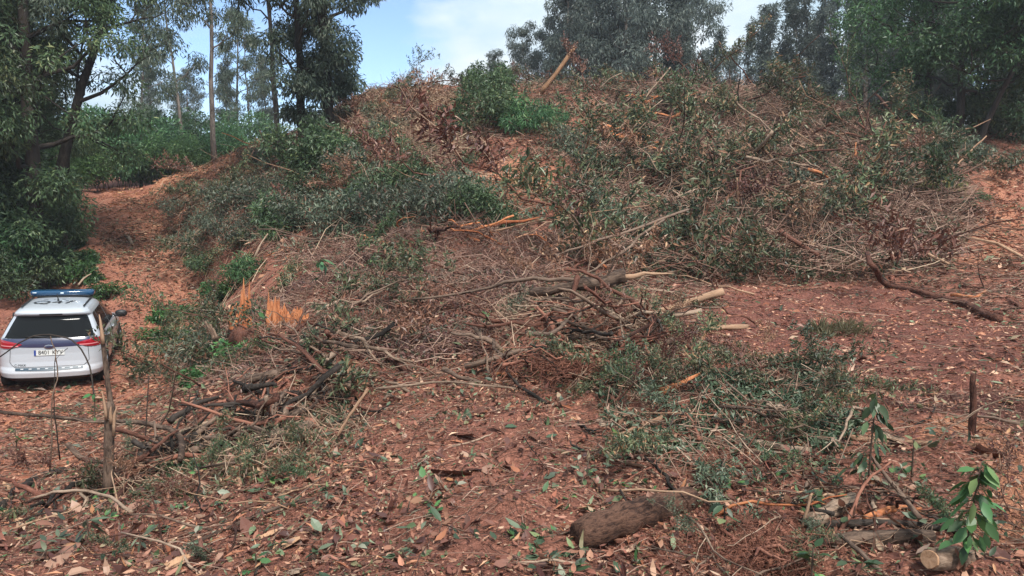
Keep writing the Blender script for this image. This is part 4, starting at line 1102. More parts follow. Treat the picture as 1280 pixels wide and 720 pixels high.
# --- boulder by the track
bp = hit(97, 294)
g = np.random.default_rng(3)
d = rand_dirs(1, g)
th = np.linspace(0, 2 * np.pi, 24, endpoint=False); ph = np.linspace(0, np.pi, 14)
V = np.array([[math.sin(p) * math.cos(t), math.sin(p) * math.sin(t), math.cos(p)] for p in ph for t in th])
V *= (1 + 0.16 * fbm(V[:, 0] * 1.7 + V[:, 2] * 1.3 + 3, V[:, 1] * 1.7 + V[:, 2], 3))[:, None]
V *= np.array([.42, .38, .32])
I = np.arange(14 * 24).reshape(14, 24); J = np.roll(I, -1, 1)
F = np.stack([I[:-1], J[:-1], J[1:], I[1:]], -1).reshape(-1, 4)
o = MB().add(V, F, .5).build("boulder", M['root']); o.location = bp + (0, 0, .18)
tag(o, "rounded red earth boulder at the wood's edge beside the track", "boulder")
# --- fibrous root mass, bottom right of centre
rc = hit(935, 700)
root = thing("root_mass", rc); tag(root, "tangle of fine red roots torn from the ground in the foreground", "roots")
g = np.random.default_rng(17)
n = 1500
c = g.normal(size=(n, 3)) * [.24, .15, .035] + [0, 0, .035]
dd = nrm(g.normal(size=(n, 3)) * [1, .8, .6]); ll = .05 + .12 * g.random(n)
mb = MB(); sticks(mb, c - dd * ll[:, None] / 2, c + dd * ll[:, None] / 2, .0016 + .0016 * g.random(n), g.random(n), g, .2)
mb.build("root_fibres", M['root'], root, kind="stuff")
for k in range(12):
    a = g.random() * 6.28; e = np.array([math.cos(a) * .45, math.sin(a) * .3, -.02 + .2 * g.random()])
    V, F = tube(wobble((0, 0, .05), e, 7, .12, g), np.linspace(.014, .003, 7), 5, cap=False, g=g); MB().add(V, F, g.random()).build("root_strand", M['root'], root)
# second root mass under the log jam
rc = hit(745, 468)
root = thing("root_mass", rc); tag(root, "torn red root ball under the central log jam", "roots")
n = 900
c = g.normal(size=(n, 3)) * [.40, .25, .06] + [0, 0, .06]
dd = nrm(g.normal(size=(n, 3)) * [1, .8, .7]); ll = .08 + .2 * g.random(n)
mb = MB(); sticks(mb, c - dd * ll[:, None] / 2, c + dd * ll[:, None] / 2, .003 + .004 * g.random(n), g.random(n), g, .2)
mb.build("root_fibres", M['root'], root, kind="stuff")
for k in range(14):
    a = g.random() * 6.28; e = np.array([math.cos(a) * .9, math.sin(a) * .4, .0 + .5 * g.random()])
    V, F = tube(wobble((0, 0, .1), e, 7, .12, g), np.linspace(.022, .005, 7), 5, cap=False, g=g); MB().add(V, F, g.random()).build("root_strand", M['root'], root)

# ------------------------------------------------------------------ young plants with big leaves (each leaf a part)
def sapling(px, py, Y, h, nl, L, W, leaf, label, seed, droop=.8, lean=(0, 0), top=1.0):
    g = np.random.default_rng(seed)
    b = at(px, py, Y) if Y else hit(px, py)
    root = thing("sapling", b); tag(root, label, "sapling", "young plants with large leaves")
    st = smooth_path([(0, 0, -.03), (lean[0] * .4, lean[1] * .4, h * .5), (lean[0], lean[1], h)], 7)
    V, F = tube(st, np.linspace(.007, .003, 7), 5, g=g); MB().add(V, F, .3).build("stem", M['bark_grey'], root)
    for k in range(nl):
        s = 1 - top * g.random() ** 1.1
        p = np.array([np.interp(s, np.linspace(0, 1, 7), st[:, i]) for i in range(3)])
        az = k * 2.4 + g.normal() * .3
        d = np.array([math.cos(az), math.sin(az), -droop + .5 * g.normal()])
        d = nrm(d); pet = p + nrm(d * [1, 1, .25]) * (.015 + h * .22 * g.random() * (1.15 - s))
        mb = MB(); l_ = L * (.5 + .7 * g.random())
        leaves(mb, pet[None], d[None], nrm(np.array([[-d[0] * .6, -d[1] * .6, 1.0]]) + g.normal(size=(1, 3)) * .25), l_, W * l_ / L, np.array([np.clip(g.normal(.45, .28), 0, 1)]), hi=True, curl=-.35 * g.random(), g=g)
        V, F = tube([p, pet + d * .01], [.002, .0015], 3, cap=False, g=g); mb.add(V, F, .2)
        mb.build("leaf", M[leaf], root)
sapling(1205, 706, 3.45, .50, 80, .10, .045, 'leaf_fresh', "sapling with big glossy leaves at the bottom right", 1, .9, (.05, .0), .75)
sapling(1085, 606, 4.15, .54, 46, .095, .04, 'leaf_dark', "dark drooping sapling standing left of the weathered stake", 2, 1.3, (.02, 0), .85)
sapling(1015, 716, 3.38, .12, 7, .075, .045, 'leaf_fresh', "small bright green seedling beside the grey foreground log", 3, .1)
sapling(795, 706, 3.55, .10, 4, .08, .05, 'leaf_fresh', "single bright green seedling below the red barked log", 4, .2)
sapling(735, 600, 4.7, .10, 10, .10, .05, 'leaf_dark', "low dark green sprig on the soil above the red barked log", 5, .3)
sapling(110, 668, 4.5, .10, 9, .12, .05, 'leaf_blue', "pale grey green sprig in the lower left litter", 6, .3)
sapling(175, 680, 4.3, .06, 8, .10, .035, 'leaf_blue', "flattened grey sprig beside the pale one, lower left", 7, .1)
sapling(118, 520, 6.3, .22, 10, .07, .045, 'leaf_fresh', "green sprig at the car's lower right corner", 8, .3, (.02, 0))
sapling(22, 575, 7.5, .32, 7, .07, .04, 'leaf_fresh', "thin sapling with few leaves at the left border", 9, .3, (.0, 0), .5)
sapling(405, 368, 12.8, .70, 14, .22, .10, 'leaf_acacia', "broad leaved sapling right above the splintered stump", 10, .6, (-.05, 0), .7)
sapling(325, 412, 12.0, .32, 8, .2, .13, 'leaf_fresh', "broad green leaves between the halves of the splintered stump", 11, .4)
sapling(608, 410, 8.6, .20, 9, .13, .07, 'leaf_fresh', "bright green sprig left of the log jam", 12, .4)
sapling(500, 412, 9.2, .18, 8, .12, .05, 'leaf_acacia', "small green sprig in the litter left of the log jam", 13, .4)
sapling(905, 665, 3.9, .16, 9, .10, .045, 'leaf_dark', "dark sprig beside the fine red root tangle", 14, .5)
sapling(955, 585, 4.75, .14, 10, .10, .05, 'leaf_blue', "grey green sprig among the mid right leaves", 15, .3)
sapling(1140, 590, 4.45, .20, 9, .08, .035, 'leaf_dark', "small dark sprig on the orange soil at right", 16, .5)
sapling(320, 708, 3.75, .07, 6, .07, .04, 'leaf_fresh', "tiny green plant at the bottom edge, left of centre", 17, .1)
sapling(530, 610, 4.8, .07, 5, .08, .045, 'leaf_fresh', "tiny green plant on the soil left of centre", 18, .1)
sapling(600, 580, 5.1, .06, 5, .08, .04, 'leaf_acacia', "tiny plant on the bare soil in the middle", 19, .1)

# ------------------------------------------------------------------ the police car
def paint(name, col, rough=.28, coat=.6, dirt=.25):
    m, nt, b, out = new_mat(name)
    t = nt.nodes.new("ShaderNodeTexCoord"); n = nt.nodes.new("ShaderNodeTexNoise")
    n.inputs["Scale"].default_value = 2.2; n.inputs["Detail"].default_value = 9.0; n.inputs["Roughness"].default_value = .65
    nt.links.new(t.outputs["Object"], n.inputs["Vector"])
    sp_ = nt.nodes.new("ShaderNodeSeparateXYZ"); nt.links.new(t.outputs["Object"], sp_.inputs[0])
    mr = nt.nodes.new("ShaderNodeMapRange")       # road dust thickest along the sills
    mr.inputs["From Min"].default_value = .25; mr.inputs["From Max"].default_value = .85
    mr.inputs["To Min"].default_value = .55; mr.inputs["To Max"].default_value = .06
    nt.links.new(sp_.outputs["Z"], mr.inputs["Value"])
    mu = nt.nodes.new("ShaderNodeMath"); mu.operation = 'MULTIPLY'
    nt.links.new(n.outputs["Fac"], mu.inputs[0]); nt.links.new(mr.outputs[0], mu.inputs[1])
    mx = nt.nodes.new("ShaderNodeMix"); mx.data_type = 'RGBA'
    mx.inputs["A"].default_value = (*col, 1); mx.inputs["B"].default_value = (.34, .2, .15, 1)
    nt.links.new(mu.outputs[0], mx.inputs["Factor"]); nt.links.new(mx.outputs["Result"], b.inputs["Base Color"])
    b.inputs["Roughness"].default_value = rough; b.inputs["Coat Weight"].default_value = coat; b.inputs["Coat Roughness"].default_value = .08
    return m
M['car_white'] = paint("car_white", (.42, .46, .50))
M['car_navy'] = paint("car_navy", (.018, .028, .075))
M['car_glass'] = simple("car_glass", (.007, .008, .009), .10, spec=.14)
M['car_black'] = simple("car_black", (.016, .016, .017), .5)
M['tyre'] = simple("tyre", (.02, .018, .017), .85, noise=.4)
M['rim'] = simple("rim", (.35, .35, .36), .35, .8)
M['lamp_red'] = simple("lamp_red", (.30, .006, .016), .12, coat=.7)
M['lamp_clear'] = simple("lamp_clear", (.62, .22, .24), .12, coat=.7)
M['bar_blue'] = simple("bar_blue", (.004, .045, .11), .12, coat=.6)
M['bar_white'] = simple("bar_white", (.55, .65, .72), .2)
M['plate'] = simple("plate", (.62, .64, .62), .4)
M['plate_blue'] = simple("plate_blue", (.02, .05, .25), .4)
M['chrome'] = simple("chrome", (.5, .5, .52), .2, .9)
M['check_teal'] = simple("check_teal", (.008, .035, .06), .35)

CZ = np.array([.20, .28, .33, .42, .47, .52, .62, .78, .92, 1.00, 1.06, 1.12, 1.30, 1.43, 1.475, 1.52, 1.56, 1.59, 1.61, 1.622])
CYR = np.array([.22, .08, .01, .00, .03, .075, .10, .12, .12, .13, .16, .21, .40, .53, .46, .44, .50, .66, .86, 1.15])
CYF = np.array([4.15, 4.3, 4.36, 4.38, 4.38, 4.38, 4.37, 4.28, 3.95, 3.5, 3.30, 3.18, 2.85, 2.6, 2.52, 2.44, 2.36, 2.24, 2.05, 1.75])
CW = np.array([.78, .84, .885, .905, .91, .91, .915, .915, .905, .885, .86, .83, .755, .695, .675, .65, .61, .55, .46, .30])
def cint(A, z): return np.interp(z, CZ, A)
def rcor(z): return np.minimum(np.interp(z, [0.2, .9, 1.1, 1.5, 1.63], [.34, .32, .22, .18, .14]), cint(CW, z) * .55)
def yrear(x, z):
    w = cint(CW, z); rc = rcor(z); xx = np.abs(x)
    y = cint(CYR, z) + .09 * (np.minimum(xx, w) / w) ** 2
    k = np.clip(xx - (w - rc), 0, rc * .999)
    return y + rc - np.sqrt(rc * rc - k * k)
def xside(y, z):
    w = cint(CW, z); yf = cint(CYF, z)
    s = np.clip((y - (yf - .9)) / .9, 0, 1)
    return w * (1 - .16 * s ** 2)
def slice_pts(z):
    w, rc, yr, yf = float(cint(CW, z)), float(rcor(z)), float(cint(CYR, z)), float(cint(CYF, z))
    pts = []
    for x in np.linspace(0, w - rc, 8): pts.append((x, float(yrear(x, z))))
    y1 = yr + .09 + rc
    for a in np.linspace(0, np.pi / 2, 7)[1:]:
        x = w - rc + rc * math.sin(a); pts.append((x, float(yrear(min(x, w - 1e-4), z)) if a < 1.5 else y1))
    rf = min(.45, (yf - y1) * .35)
    for y in np.linspace(y1, yf - rf, 14)[1:]: pts.append((float(xside(y, z)), y))
    xe = pts[-1][0]; rfx = min(rf, xe * .8)
    for a in np.linspace(0, np.pi / 2, 8)[1:]: pts.append((xe - rfx * (1 - math.cos(a)), yf - rf + rf * math.sin(a) * (.93 + .07 * math.sin(a))))
    for x in np.linspace(xe - rfx, 0, 6)[1:]: pts.append((x, yf + .0))
    p = np.array(pts)
    q = p[1:-1][::-1] * [-1, 1]
    return np.concatenate([p, q])
car = thing("police_car", (0, 0, 0))
zz = np.unique(np.concatenate([CZ, np.linspace(.2, 1.62, 44)]))
rows = np.array([np.c_[slice_pts(z), np.full(len(slice_pts(z)), z)] for z in zz])
nr, nc = rows.shape[:2]
I = np.arange(nr * nc).reshape(nr, nc); J = np.roll(I, -1, 1)
Vb = np.concatenate([rows.reshape(-1, 3), [[0, 2.2, .2], [0, 1.45, 1.63]]])
k0 = nr * nc
MB().add(Vb, [np.stack([I[:-1], J[:-1], J[1:], I[1:]], -1).reshape(-1, 4), np.stack([J[0], I[0], np.full(nc, k0)], -1), np.stack([I[-1], J[-1], np.full(nc, k0 + 1)], -1)]).build("body", M['car_white'], car)

def grid_faces(a, b):
    G = np.arange(a * b).reshape(a, b)
    return np.stack([G[:-1, :-1], G[1:, :-1], G[1:, 1:], G[:-1, 1:]], -1).reshape(-1, 4)
def rear_patch(name, mat, x0, x1, zl, zh, off=.006, nx=24, nz=8, parent=None):
    xs_ = np.linspace(x0, x1, nx); s = np.linspace(0, 1, nz)
    zl_ = np.array([zl(x) if callable(zl) else zl for x in xs_]); zh_ = np.array([zh(x) if callable(zh) else zh for x in xs_])
    X = np.repeat(xs_[:, None], nz, 1); Z = zl_[:, None] + (zh_ - zl_)[:, None] * s
    Y = yrear(X, Z) - off
    return MB().add(np.stack([X, Y, Z], -1).reshape(-1, 3), grid_faces(nx, nz)).build(name, M[mat], parent or car)
def side_patch(name, mat, side, y0, y1, zl, zh, off=.006, ny=20, nz=8, parent=None):
    ys_ = np.linspace(y0, y1, ny); s = np.linspace(0, 1, nz)
    zl_ = np.array([zl(y) if callable(zl) else zl for y in ys_]); zh_ = np.array([zh(y) if callable(zh) else zh for y in ys_])
    Y = np.repeat(ys_[:, None], nz, 1); Z = zl_[:, None] + (zh_ - zl_)[:, None] * s
    X = side * (xside(Y, Z) + off)
    return MB().add(np.stack([X, Y, Z], -1).reshape(-1, 3), grid_faces(ny, nz)).build(name, M[mat], parent or car)

# rear window with its wiper, dark tailgate band, lights
def rw(z): return cint(CW, z) - .10
def wtrap(name, mat, z0, z1, inset, off, bulge=.0):
    nz, nx = 9, 22
    zs = np.linspace(z0, z1, nz); U = np.linspace(-1, 1, nx)
    Z = np.repeat(zs[:, None], nx, 1) + bulge * (U ** 2)[None, :]
    X = (cint(CW, zs) - inset)[:, None] * U
    Y = yrear(X, Z) - off
    return MB().add(np.stack([X, Y, Z], -1).reshape(-1, 3), grid_faces(nz, nx)[:, ::-1]).build(name, M[mat], car)
win = wtrap("rear_window", 'car_glass', 1.075, 1.45, .075, .008)
V, F = tube([(0.02, float(yrear(0, 1.09)) - .03, 1.085), (-.2, float(yrear(.2, 1.11)) - .03, 1.105), (-.42, float(yrear(.42, 1.12)) - .03, 1.11)], [.012, .009, .006], 6)
MB().add(V, F).build("wiper", M['car_black'], win)
rear_patch("tailgate_band", 'car_navy', -.86, .86, lambda x: .90 + .05 * abs(x) ** 2, 1.07, .005, 34, 6)
rear_patch("high_brake_light", 'car_black', -.2, .2, 1.475, 1.505, .01, 8, 3)
for s in (-1, 1):
    def zl(x): 
        u = (abs(x) - .46) / .42; return .965 - .085 * math.sin(min(1, max(0, u)) * 1.9) ** .8
    def zh(x):
        u = (abs(x) - .46) / .42; return .968 + .07 * math.sin(min(1, max(0, u)) * 1.7) ** .9
    L_ = rear_patch("tail_light", 'lamp_red', s * .46, s * .885, zl, zh, .014, 22, 8)
    if s < 0:
        L_.data.flip_normals()
    L2 = rear_patch("lamp_stripe", 'lamp_clear', s * .52, s * .84, lambda x: .925 + .03 * (abs(x) - .6) ** 2, lambda x: .945 + .03 * (abs(x) - .6) ** 2, .018, 12, 3, parent=L_)
    side_patch("light_wrap", 'lamp_red', s, .50, .62, .90, lambda y: 1.03 - .25 * (y - .50), .010, 6, 5, parent=L_)
# lower trim
rear_patch("lower_bumper", 'car_black', -.83, .83, .205, lambda x: .315 + .02 * abs(x), .012, 28, 5)
for s in (-1, 1):
    rear_patch("reflector", 'lamp_red', s * .60, s * .76, .25, .28, .02, 6, 3)
st = rear_patch("check_strip", 'check_teal', -.58, .58, lambda x: .455 + .03 * abs(x), .515, .012, 24, 3)
for k in range(8):
    c = -.49 + .14 * k
    rear_patch("check", 'car_white', c, c + .05, .49, .505, .016, 4, 3, parent=st)
pl = rear_patch("number_plate", 'plate', -.26, .26, .745, .855, .014, 10, 4)
rear_patch("country_band", 'plate_blue', -.26, -.225, .747, .853, .018, 3, 3, parent=pl)
def lettering(name, text, size, mat, M4, parent, mapf=None, off=0):
    cu = bpy.data.curves.new(name, 'FONT'); cu.body = text; cu.size = size
    cu.align_x = 'CENTER'; cu.align_y = 'CENTER'; cu.fill_mode = 'FRONT'; cu.resolution_u = 3
    tmp = bpy.data.objects.new(name, cu); COL.objects.link(tmp)
    dg = bpy.context.evaluated_depsgraph_get(); dg.update()
    me = bpy.data.meshes.new_from_object(tmp.evaluated_get(dg))
    bpy.data.objects.remove(tmp); bpy.data.curves.remove(cu)
    co = np.empty(len(me.vertices) * 3, np.float32); me.vertices.foreach_get("co", co); co = co.reshape(-1, 3).astype(float)
    co = mapf(co)
    me.vertices.foreach_set("co", co.astype(np.float32).ravel()); me.materials.clear(); me.materials.append(M[mat]); me.update()
    return link(name, me, parent)
def on_rear(x0, z0, off, sx=1.0):
    def f(c):
        x = x0 + c[:, 0] * sx; z = z0 + c[:, 1]
        return np.stack([x, yrear(x, z) - off, z], 1)
    return f
lettering("plate_number", "8401", .115, 'car_black', None, pl, on_rear(-.09, .80, .020, .86))
lettering("plate_letters", "KYV", .115, 'car_black', None, pl, on_rear(.14, .80, .020, .86))
lettering("model_badge", "C-MAX", .062, 'car_black', None, car, on_rear(-.50, .565, .010))
th = np.linspace(0, 2 * np.pi, 24, endpoint=False)
ex = np.cos(th) * .085; ez = .915 + np.sin(th) * .038
Vv = np.concatenate([np.stack([ex, yrear(ex, ez) - .018, ez], 1), [[0, float(yrear(0, .915)) - .026, .915]]])
em = MB().add(Vv, np.stack([np.arange(24), (np.arange(24) + 1) % 24, np.full(24, 24)], -1)).build("oval_badge", M['chrome'], car)
ex = np.cos(th) * .070; ez = .915 + np.sin(th) * .028
Vv = np.concatenate([np.stack([ex, yrear(ex, ez) - .023, ez], 1), [[0, float(yrear(0, .915)) - .030, .915]]])
MB().add(Vv, np.stack([np.arange(24), (np.arange(24) + 1) % 24, np.full(24, 24)], -1)).build("badge_centre", M['car_navy'], em)
# tailgate shut lines
for s in (-1, 1):
    zs = np.linspace(.52, .93, 9)
    P = np.array([(s * x, float(yrear(x, z)) - .002, z) for x, z in zip(np.interp(zs, [.52, .6, .93], [.58, .68, .66]), zs)])
    V, F = tube(P, .005, 4, cap=False); MB().add(V, F).build("shut_line", M['car_black'], car)
xsl = np.linspace(-.58, .58, 14); P = np.array([(x, float(yrear(x, .525)) - .002, .525) for x in xsl]); V, F = tube(P, .005, 4, cap=False); MB().add(V, F).build("shut_line", M['car_black'], car)
# sides
for s in (-1, 1):
    def zt(y): return min(1.455, 1.06 + (y - .50) * 1.5, 1.06 + (3.16 - y) * .72)
    def zb(y): return 1.055
    w1 = side_patch("rear_quarter_window", 'car_glass', s, .56, 1.02, zb, zt, .006, 12, 6)
    w2 = side_patch("rear_door_window", 'car_glass', s, 1.06, 1.90, zb, zt, .006, 14, 6)
    w3 = side_patch("front_door_window", 'car_glass', s, 1.95, 2.98, zb, zt, .006, 16, 6)
    side_patch("navy_stripe", 'car_navy', s, .50, 1.40, lambda y: .80 + .10 * (y - .5), lambda y: 1.0, .005, 10, 5)
    side_patch("navy_door_panel", 'car_navy', s, 1.05, 1.95, lambda y: .45 + .2 * (y - 1.05), lambda y: .85 + .08 * (y - 1.05), .007, 10, 6)
    side_patch("sill", 'car_black', s, .6, 3.9, .205, .30, .006, 20, 3)
    for yy in (1.04, 1.93, 2.96):
        zs = np.linspace(.36, 1.05, 8); P = np.array([(s * (float(xside(yy, z)) + .008), yy + .03 * (z - .7), z) for z in zs])
        V, F = tube(P, .004, 4, cap=False); MB().add(V, F).build("door_gap", M['car_black'], car)
    for yy in (1.2, 2.1):
        x_ = s * (float(xside(yy, .93)) + .03)
        V, F = tube([(x_ - s * .02, yy - .1, .93), (x_, yy - .08, .93), (x_, yy + .08, .93), (x_ - s * .02, yy + .1, .93)], .014, 6); MB().add(V, F).build("door_handle", M['car_white'], car)
    # wheels
    for yy in (.84, 3.52):
        ang = np.linspace(0, 2 * np.pi, 28, endpoint=False)
        Yc = yy + np.cos(ang) * .39; Zc = np.clip(.335 + np.sin(ang) * .39, .205, 2)
        Xc = s * (xside(Yc, Zc) + .009)
        MB().add(np.concatenate([np.stack([Xc, Yc, Zc], 1), [[s * (float(xside(yy, .4)) + .009), yy, .4]]]), np.stack([np.arange(28), (np.arange(28) + 1) % 28, np.full(28, 28)], -1)).build("wheel_arch", M['car_black'], car)
        wh = thing("wheel", (s * .83, yy, .325)); wh.parent = car
        pr = np.array([(-.10, .24), (-.105, .30), (-.09, .32), (0, .325), (.09, .32), (.105, .30), (.10, .24)])
        A = np.linspace(0, 2 * np.pi, 30, endpoint=False)
        V = np.array([[x, r * math.cos(a), r * math.sin(a)] for x, r in pr for a in A])
        I = np.arange(len(pr) * 30).reshape(len(pr), 30); J = np.roll(I, -1, 1)
        MB().add(V, np.stack([I[:-1], J[:-1], J[1:], I[1:]], -1).reshape(-1, 4)).build("tyre", M['tyre'], wh)
        mb = MB()
        V, F = tube([(-.08 * s, 0, 0), (.075 * s, 0, 0)], [.235, .235], 24); mb.add(V, F)
        for k in range(5):
            a = k * 1.2566; V, F = tube([(.085 * s, 0, 0), (.085 * s, .21 * math.cos(a), .21 * math.sin(a))], [.03, .02], 5); mb.add(V, F)
        mb.build("rim", M['rim'], wh)
    # mirror
    mpos = np.array([s * 1.02, 2.86, 1.06])
    th2 = np.linspace(0, 2 * np.pi, 14, endpoint=False); ph2 = np.linspace(0, np.pi, 9)
    V = np.array([[.115 * math.sin(p) * math.cos(t) * (1.1), .075 * math.sin(p) * math.sin(t), .085 * np.sign(math.cos(p)) * abs(math.cos(p)) ** .6] for p in ph2 for t in th2])
    I = np.arange(9 * 14).reshape(9, 14); J = np.roll(I, -1, 1)
    mi = MB().add(V + mpos, np.stack([I[:-1], I[1:], J[1:], J[:-1]], -1).reshape(-1, 4)).build("door_mirror", M['car_black'], car)
    V, F = tube([mpos - (s * .05, 0, .05), (s * .84, 2.86, 1.03)], [.03, .035], 6); MB().add(V, F).build("mirror_arm", M['car_black'], mi)
# roof
iz = np.argsort(CW[14:])
def roofz(x, y):
    a = np.interp(np.abs(x), CW[14:][::-1], CZ[14:][::-1])
    b = np.interp(y, CYR[15:], CZ[15:]); c = np.interp(y, CYF[14:][::-1], CZ[14:][::-1])
    return np.minimum(np.minimum(a, b), c)
for s in (-1, 1):
    P = np.array([(s * .545, y, float(roofz(.545, y)) + .022) for y in np.linspace(.72, 2.15, 10)])
    V, F = tube(P, .016, 6); MB().add(V, F).build("roof_rail", M['car_black'], car)
def on_roof(x0, y0):
    def f(c):
        x = x0 + c[:, 0]; y = y0 + c[:, 1]
        return np.stack([x, y, roofz(x, y) + .012], 1)
    return f
lettering("roof_number", "Q47", .42, 'car_black', None, car, on_roof(-.05, 1.12))
lettering("roof_lettering", "- . -", .30, 'car_black', None, car, on_roof(-.08, 1.5))
P = np.array([(0, 1.32, 1.63), (0, 1.30, 1.68), (0, 1.22, 1.80)]); V, F = tube(P, [.022, .012, .004], 6); MB().add(V, F).build("aerial", M['car_black'], car)
# windscreen
nz, nx = 8, 16
zs = np.linspace(1.09, 1.50, nz); U = np.linspace(-1, 1, nx)
X = (cint(CW, zs) - .14)[:, None] * U; Yw = (cint(CYF, zs) + .008)[:, None] - .0 * X
MB().add(np.stack([X, Yw, np.repeat(zs[:, None], nx, 1)], -1).reshape(-1, 3), grid_faces(nz, nx)).build("windscreen", M['car_glass'], car)
# light bar
def bar(name, mat, x0, x1, yc, zc, hy, hz, parent, taper=.0):
    A = np.linspace(0, 2 * np.pi, 18, endpoint=False)
    xs_ = np.array([x0, x0 + .02, x0 + .06, x1 - .06, x1 - .02, x1]) if x1 - x0 > .2 else np.array([x0, x0 + .005, x1 - .005, x1])
    sc_ = np.array([.55, .85, 1, 1, .85, .55]) if x1 - x0 > .2 else np.array([.9, 1, 1, .9])
    V = np.array([[x, yc + hy * q * np.sign(math.cos(a)) * abs(math.cos(a)) ** .6, zc + hz * q * np.sign(math.sin(a)) * abs(math.sin(a)) ** .6] for x, q in zip(xs_, sc_) for a in A])
    n_ = len(xs_); I = np.arange(n_ * 18).reshape(n_, 18); J = np.roll(I, -1, 1)
    V = np.concatenate([V, [[x0, yc, zc], [x1, yc, zc]]])
    return MB().add(V, [np.stack([I[:-1], J[:-1], J[1:], I[1:]], -1).reshape(-1, 4), np.stack([J[0], I[0], np.full(18, n_ * 18)], -1), np.stack([I[-1], J[-1], np.full(18, n_ * 18 + 1)], -1)]).build(name, M[mat], parent)
lb = bar("light_bar", 'bar_blue', -.60, .60, 1.95, 1.705, .15, .06, car)
bar("bar_centre", 'bar_white', -.035, .035, 1.95, 1.710, .156, .028, lb)
bar("bar_end_lamp", 'bar_white', -.55, -.47, 1.95, 1.722, .154, .018, lb)
bar("bar_base", 'car_black', -.58, .58, 1.95, 1.640, .13, .02, lb)
for s in (-1, 1):
    bar("bar_foot", 'car_black', s * .42 - .06, s * .42 + .06, 1.95, 1.62, .06, .02, lb)
# park it
rear_c = at(62, 484, 14.8)
yaw = R(21.5)
fwd = np.array([-math.sin(yaw), math.cos(yaw)]); rgt = np.array([math.cos(yaw), math.sin(yaw)])
hz_ = [Hs(*(rear_c[:2] + fwd * a + rgt * b)) for a, b in ((.84, -.8), (.84, .8), (3.52, -.8), (3.52, .8))]
pitch = math.atan2((hz_[2] + hz_[3] - hz_[0] - hz_[1]) / 2, 2.68); roll = math.atan2((hz_[0] + hz_[2] - hz_[1] - hz_[3]) / 2, 1.6)
car.location = (rear_c[0], rear_c[1], (hz_[0] + hz_[1]) / 2 - .84 * math.tan(pitch) - .01)
roll = R(1.6)
car.rotation_euler = (pitch, roll, yaw)
tag(car, "white and navy police car with blue roof light bar parked on the red track", "car")
print("CAR", car.location, pitch, roll)

# ------------------------------------------------------------------ brush heap: felled branches still in leaf
def slope_tilt(x, y, e=.5):
    return math.atan2(Hs(x, y + e) - Hs(x, y - e), 2 * e), math.atan2(Hs(x + e, y) - Hs(x - e, y), 2 * e)
LB = [make_leafy_branch(60 + i, 1.7 + .25 * i, 520, .14, .042, lf, bk) for i, (lf, bk) in enumerate([
    ('leaf_brush', 'bark_grey'), ('leaf_dark', 'bark_grey'), ('leaf_blue', 'bark_pale'), ('leaf_brush', 'bark_red'), ('leaf_brown', 'bark_red'), ('leaf_dark', 'bark_red')])]
LOOK = ["mixed green leafy branch", "dark leafy branch", "grey leafy branch", "withering leafy branch", "dry brown leafy branch", "red stemmed leafy branch"]
PILE = world_poly([(700,335),(760,345),(900,352),(1100,352),(1190,332),(1225,275),(1190,185),(1060,142),(860,116),(760,135),(725,200),(700,262)])
GULLY = world_poly([(330,305),(430,312),(600,300),(690,265),(600,245),(560,190),(480,150),(400,200),(340,215),(240,245),(215,290),(250,330)])
CREST = world_poly([(440,118),(560,112),(600,104),(700,104),(860,113),(860,170),(700,215),(560,195),(470,175)])
SHOULDER = world_poly([(350,205),(420,140),(450,124),(560,120),(610,128),(600,190),(540,215),(440,215)])
MIDS = world_poly([(330,320),(420,300),(620,290),(700,300),(700,345),(600,345),(430,345)])
LEFTS = world_poly([(215,430),(300,400),(420,330),(600,320),(690,350),(600,450),(420,450),(300,500),(230,490)])
JAM = world_poly([(600,400),(700,360),(800,370),(860,430),(840,490),(700,490),(620,450)])
HOLLOW = world_poly([(100,620),(180,560),(330,520),(420,500),(470,530),(400,590),(250,630)])
LEFTG = world_poly([(225,430),(300,420),(360,430),(480,440),(470,480),(330,510),(240,500)])
FLEFT = world_poly([(1,719),(1,640),(160,610),(420,600),(380,719)])
BARE = world_poly([(490,550),(640,530),(750,610),(730,719),(490,719)])
FRIGHT = world_poly([(860,600),(1279,640),(1279,715),(840,715)])
GREENP = world_poly([(740,480),(900,440),(1060,470),(1080,540),(1020,610),(880,620),(760,560)])
FORE = world_poly([(1,719),(1,620),(160,600),(420,470),(760,440),(960,430),(1279,500),(1279,719)])
CLEAR = world_poly([(890,358),(1110,358),(1279,395),(1279,480),(1100,490),(900,440)])
TRACK = world_poly([(1,480),(1,600),(100,590),(190,520),(225,450),(265,380),(245,320),(190,235),(110,245),(120,340),(165,400),(165,470)])
RTRACK = world_poly([(1205,345),(1279,345),(1279,190),(1245,200),(1230,270)])
KEEP_CLEAR = [(hit(368, 404)[:2], 1.1), (hit(372, 425)[:2], .9), (hit(360, 440)[:2], .7), (hit(335, 404)[:2], 1.1), (hit(335, 404)[:2] - [-.2, 1.3], 1.2), (hit(590, 300)[:2], 1.2), (hit(560, 310)[:2] - [0, 1.0], 1.2), (hit(640, 225)[:2], 1.3), (hit(655, 240)[:2], 1.2), (hit(625, 255)[:2], 1.1), (hit(555, 150)[:2], 1.2), (hit(545, 170)[:2], 1.2), (hit(565, 130)[:2], 1.2)]
def clear_of(x, y):
    return all((x - c[0]) ** 2 + (y - c[1]) ** 2 > r * r for c, r in KEEP_CLEAR)
def sample(poly, n, g):
    lo, hi = poly.min(0), poly.max(0)
    out = np.empty((0, 2))
    while len(out) < n:
        p = lo + (hi - lo) * g.random((n * 3, 2))
        out = np.concatenate([out, p[inside(poly, p[:, 0], p[:, 1])]])
    return out[:n]
g = np.random.default_rng(77)
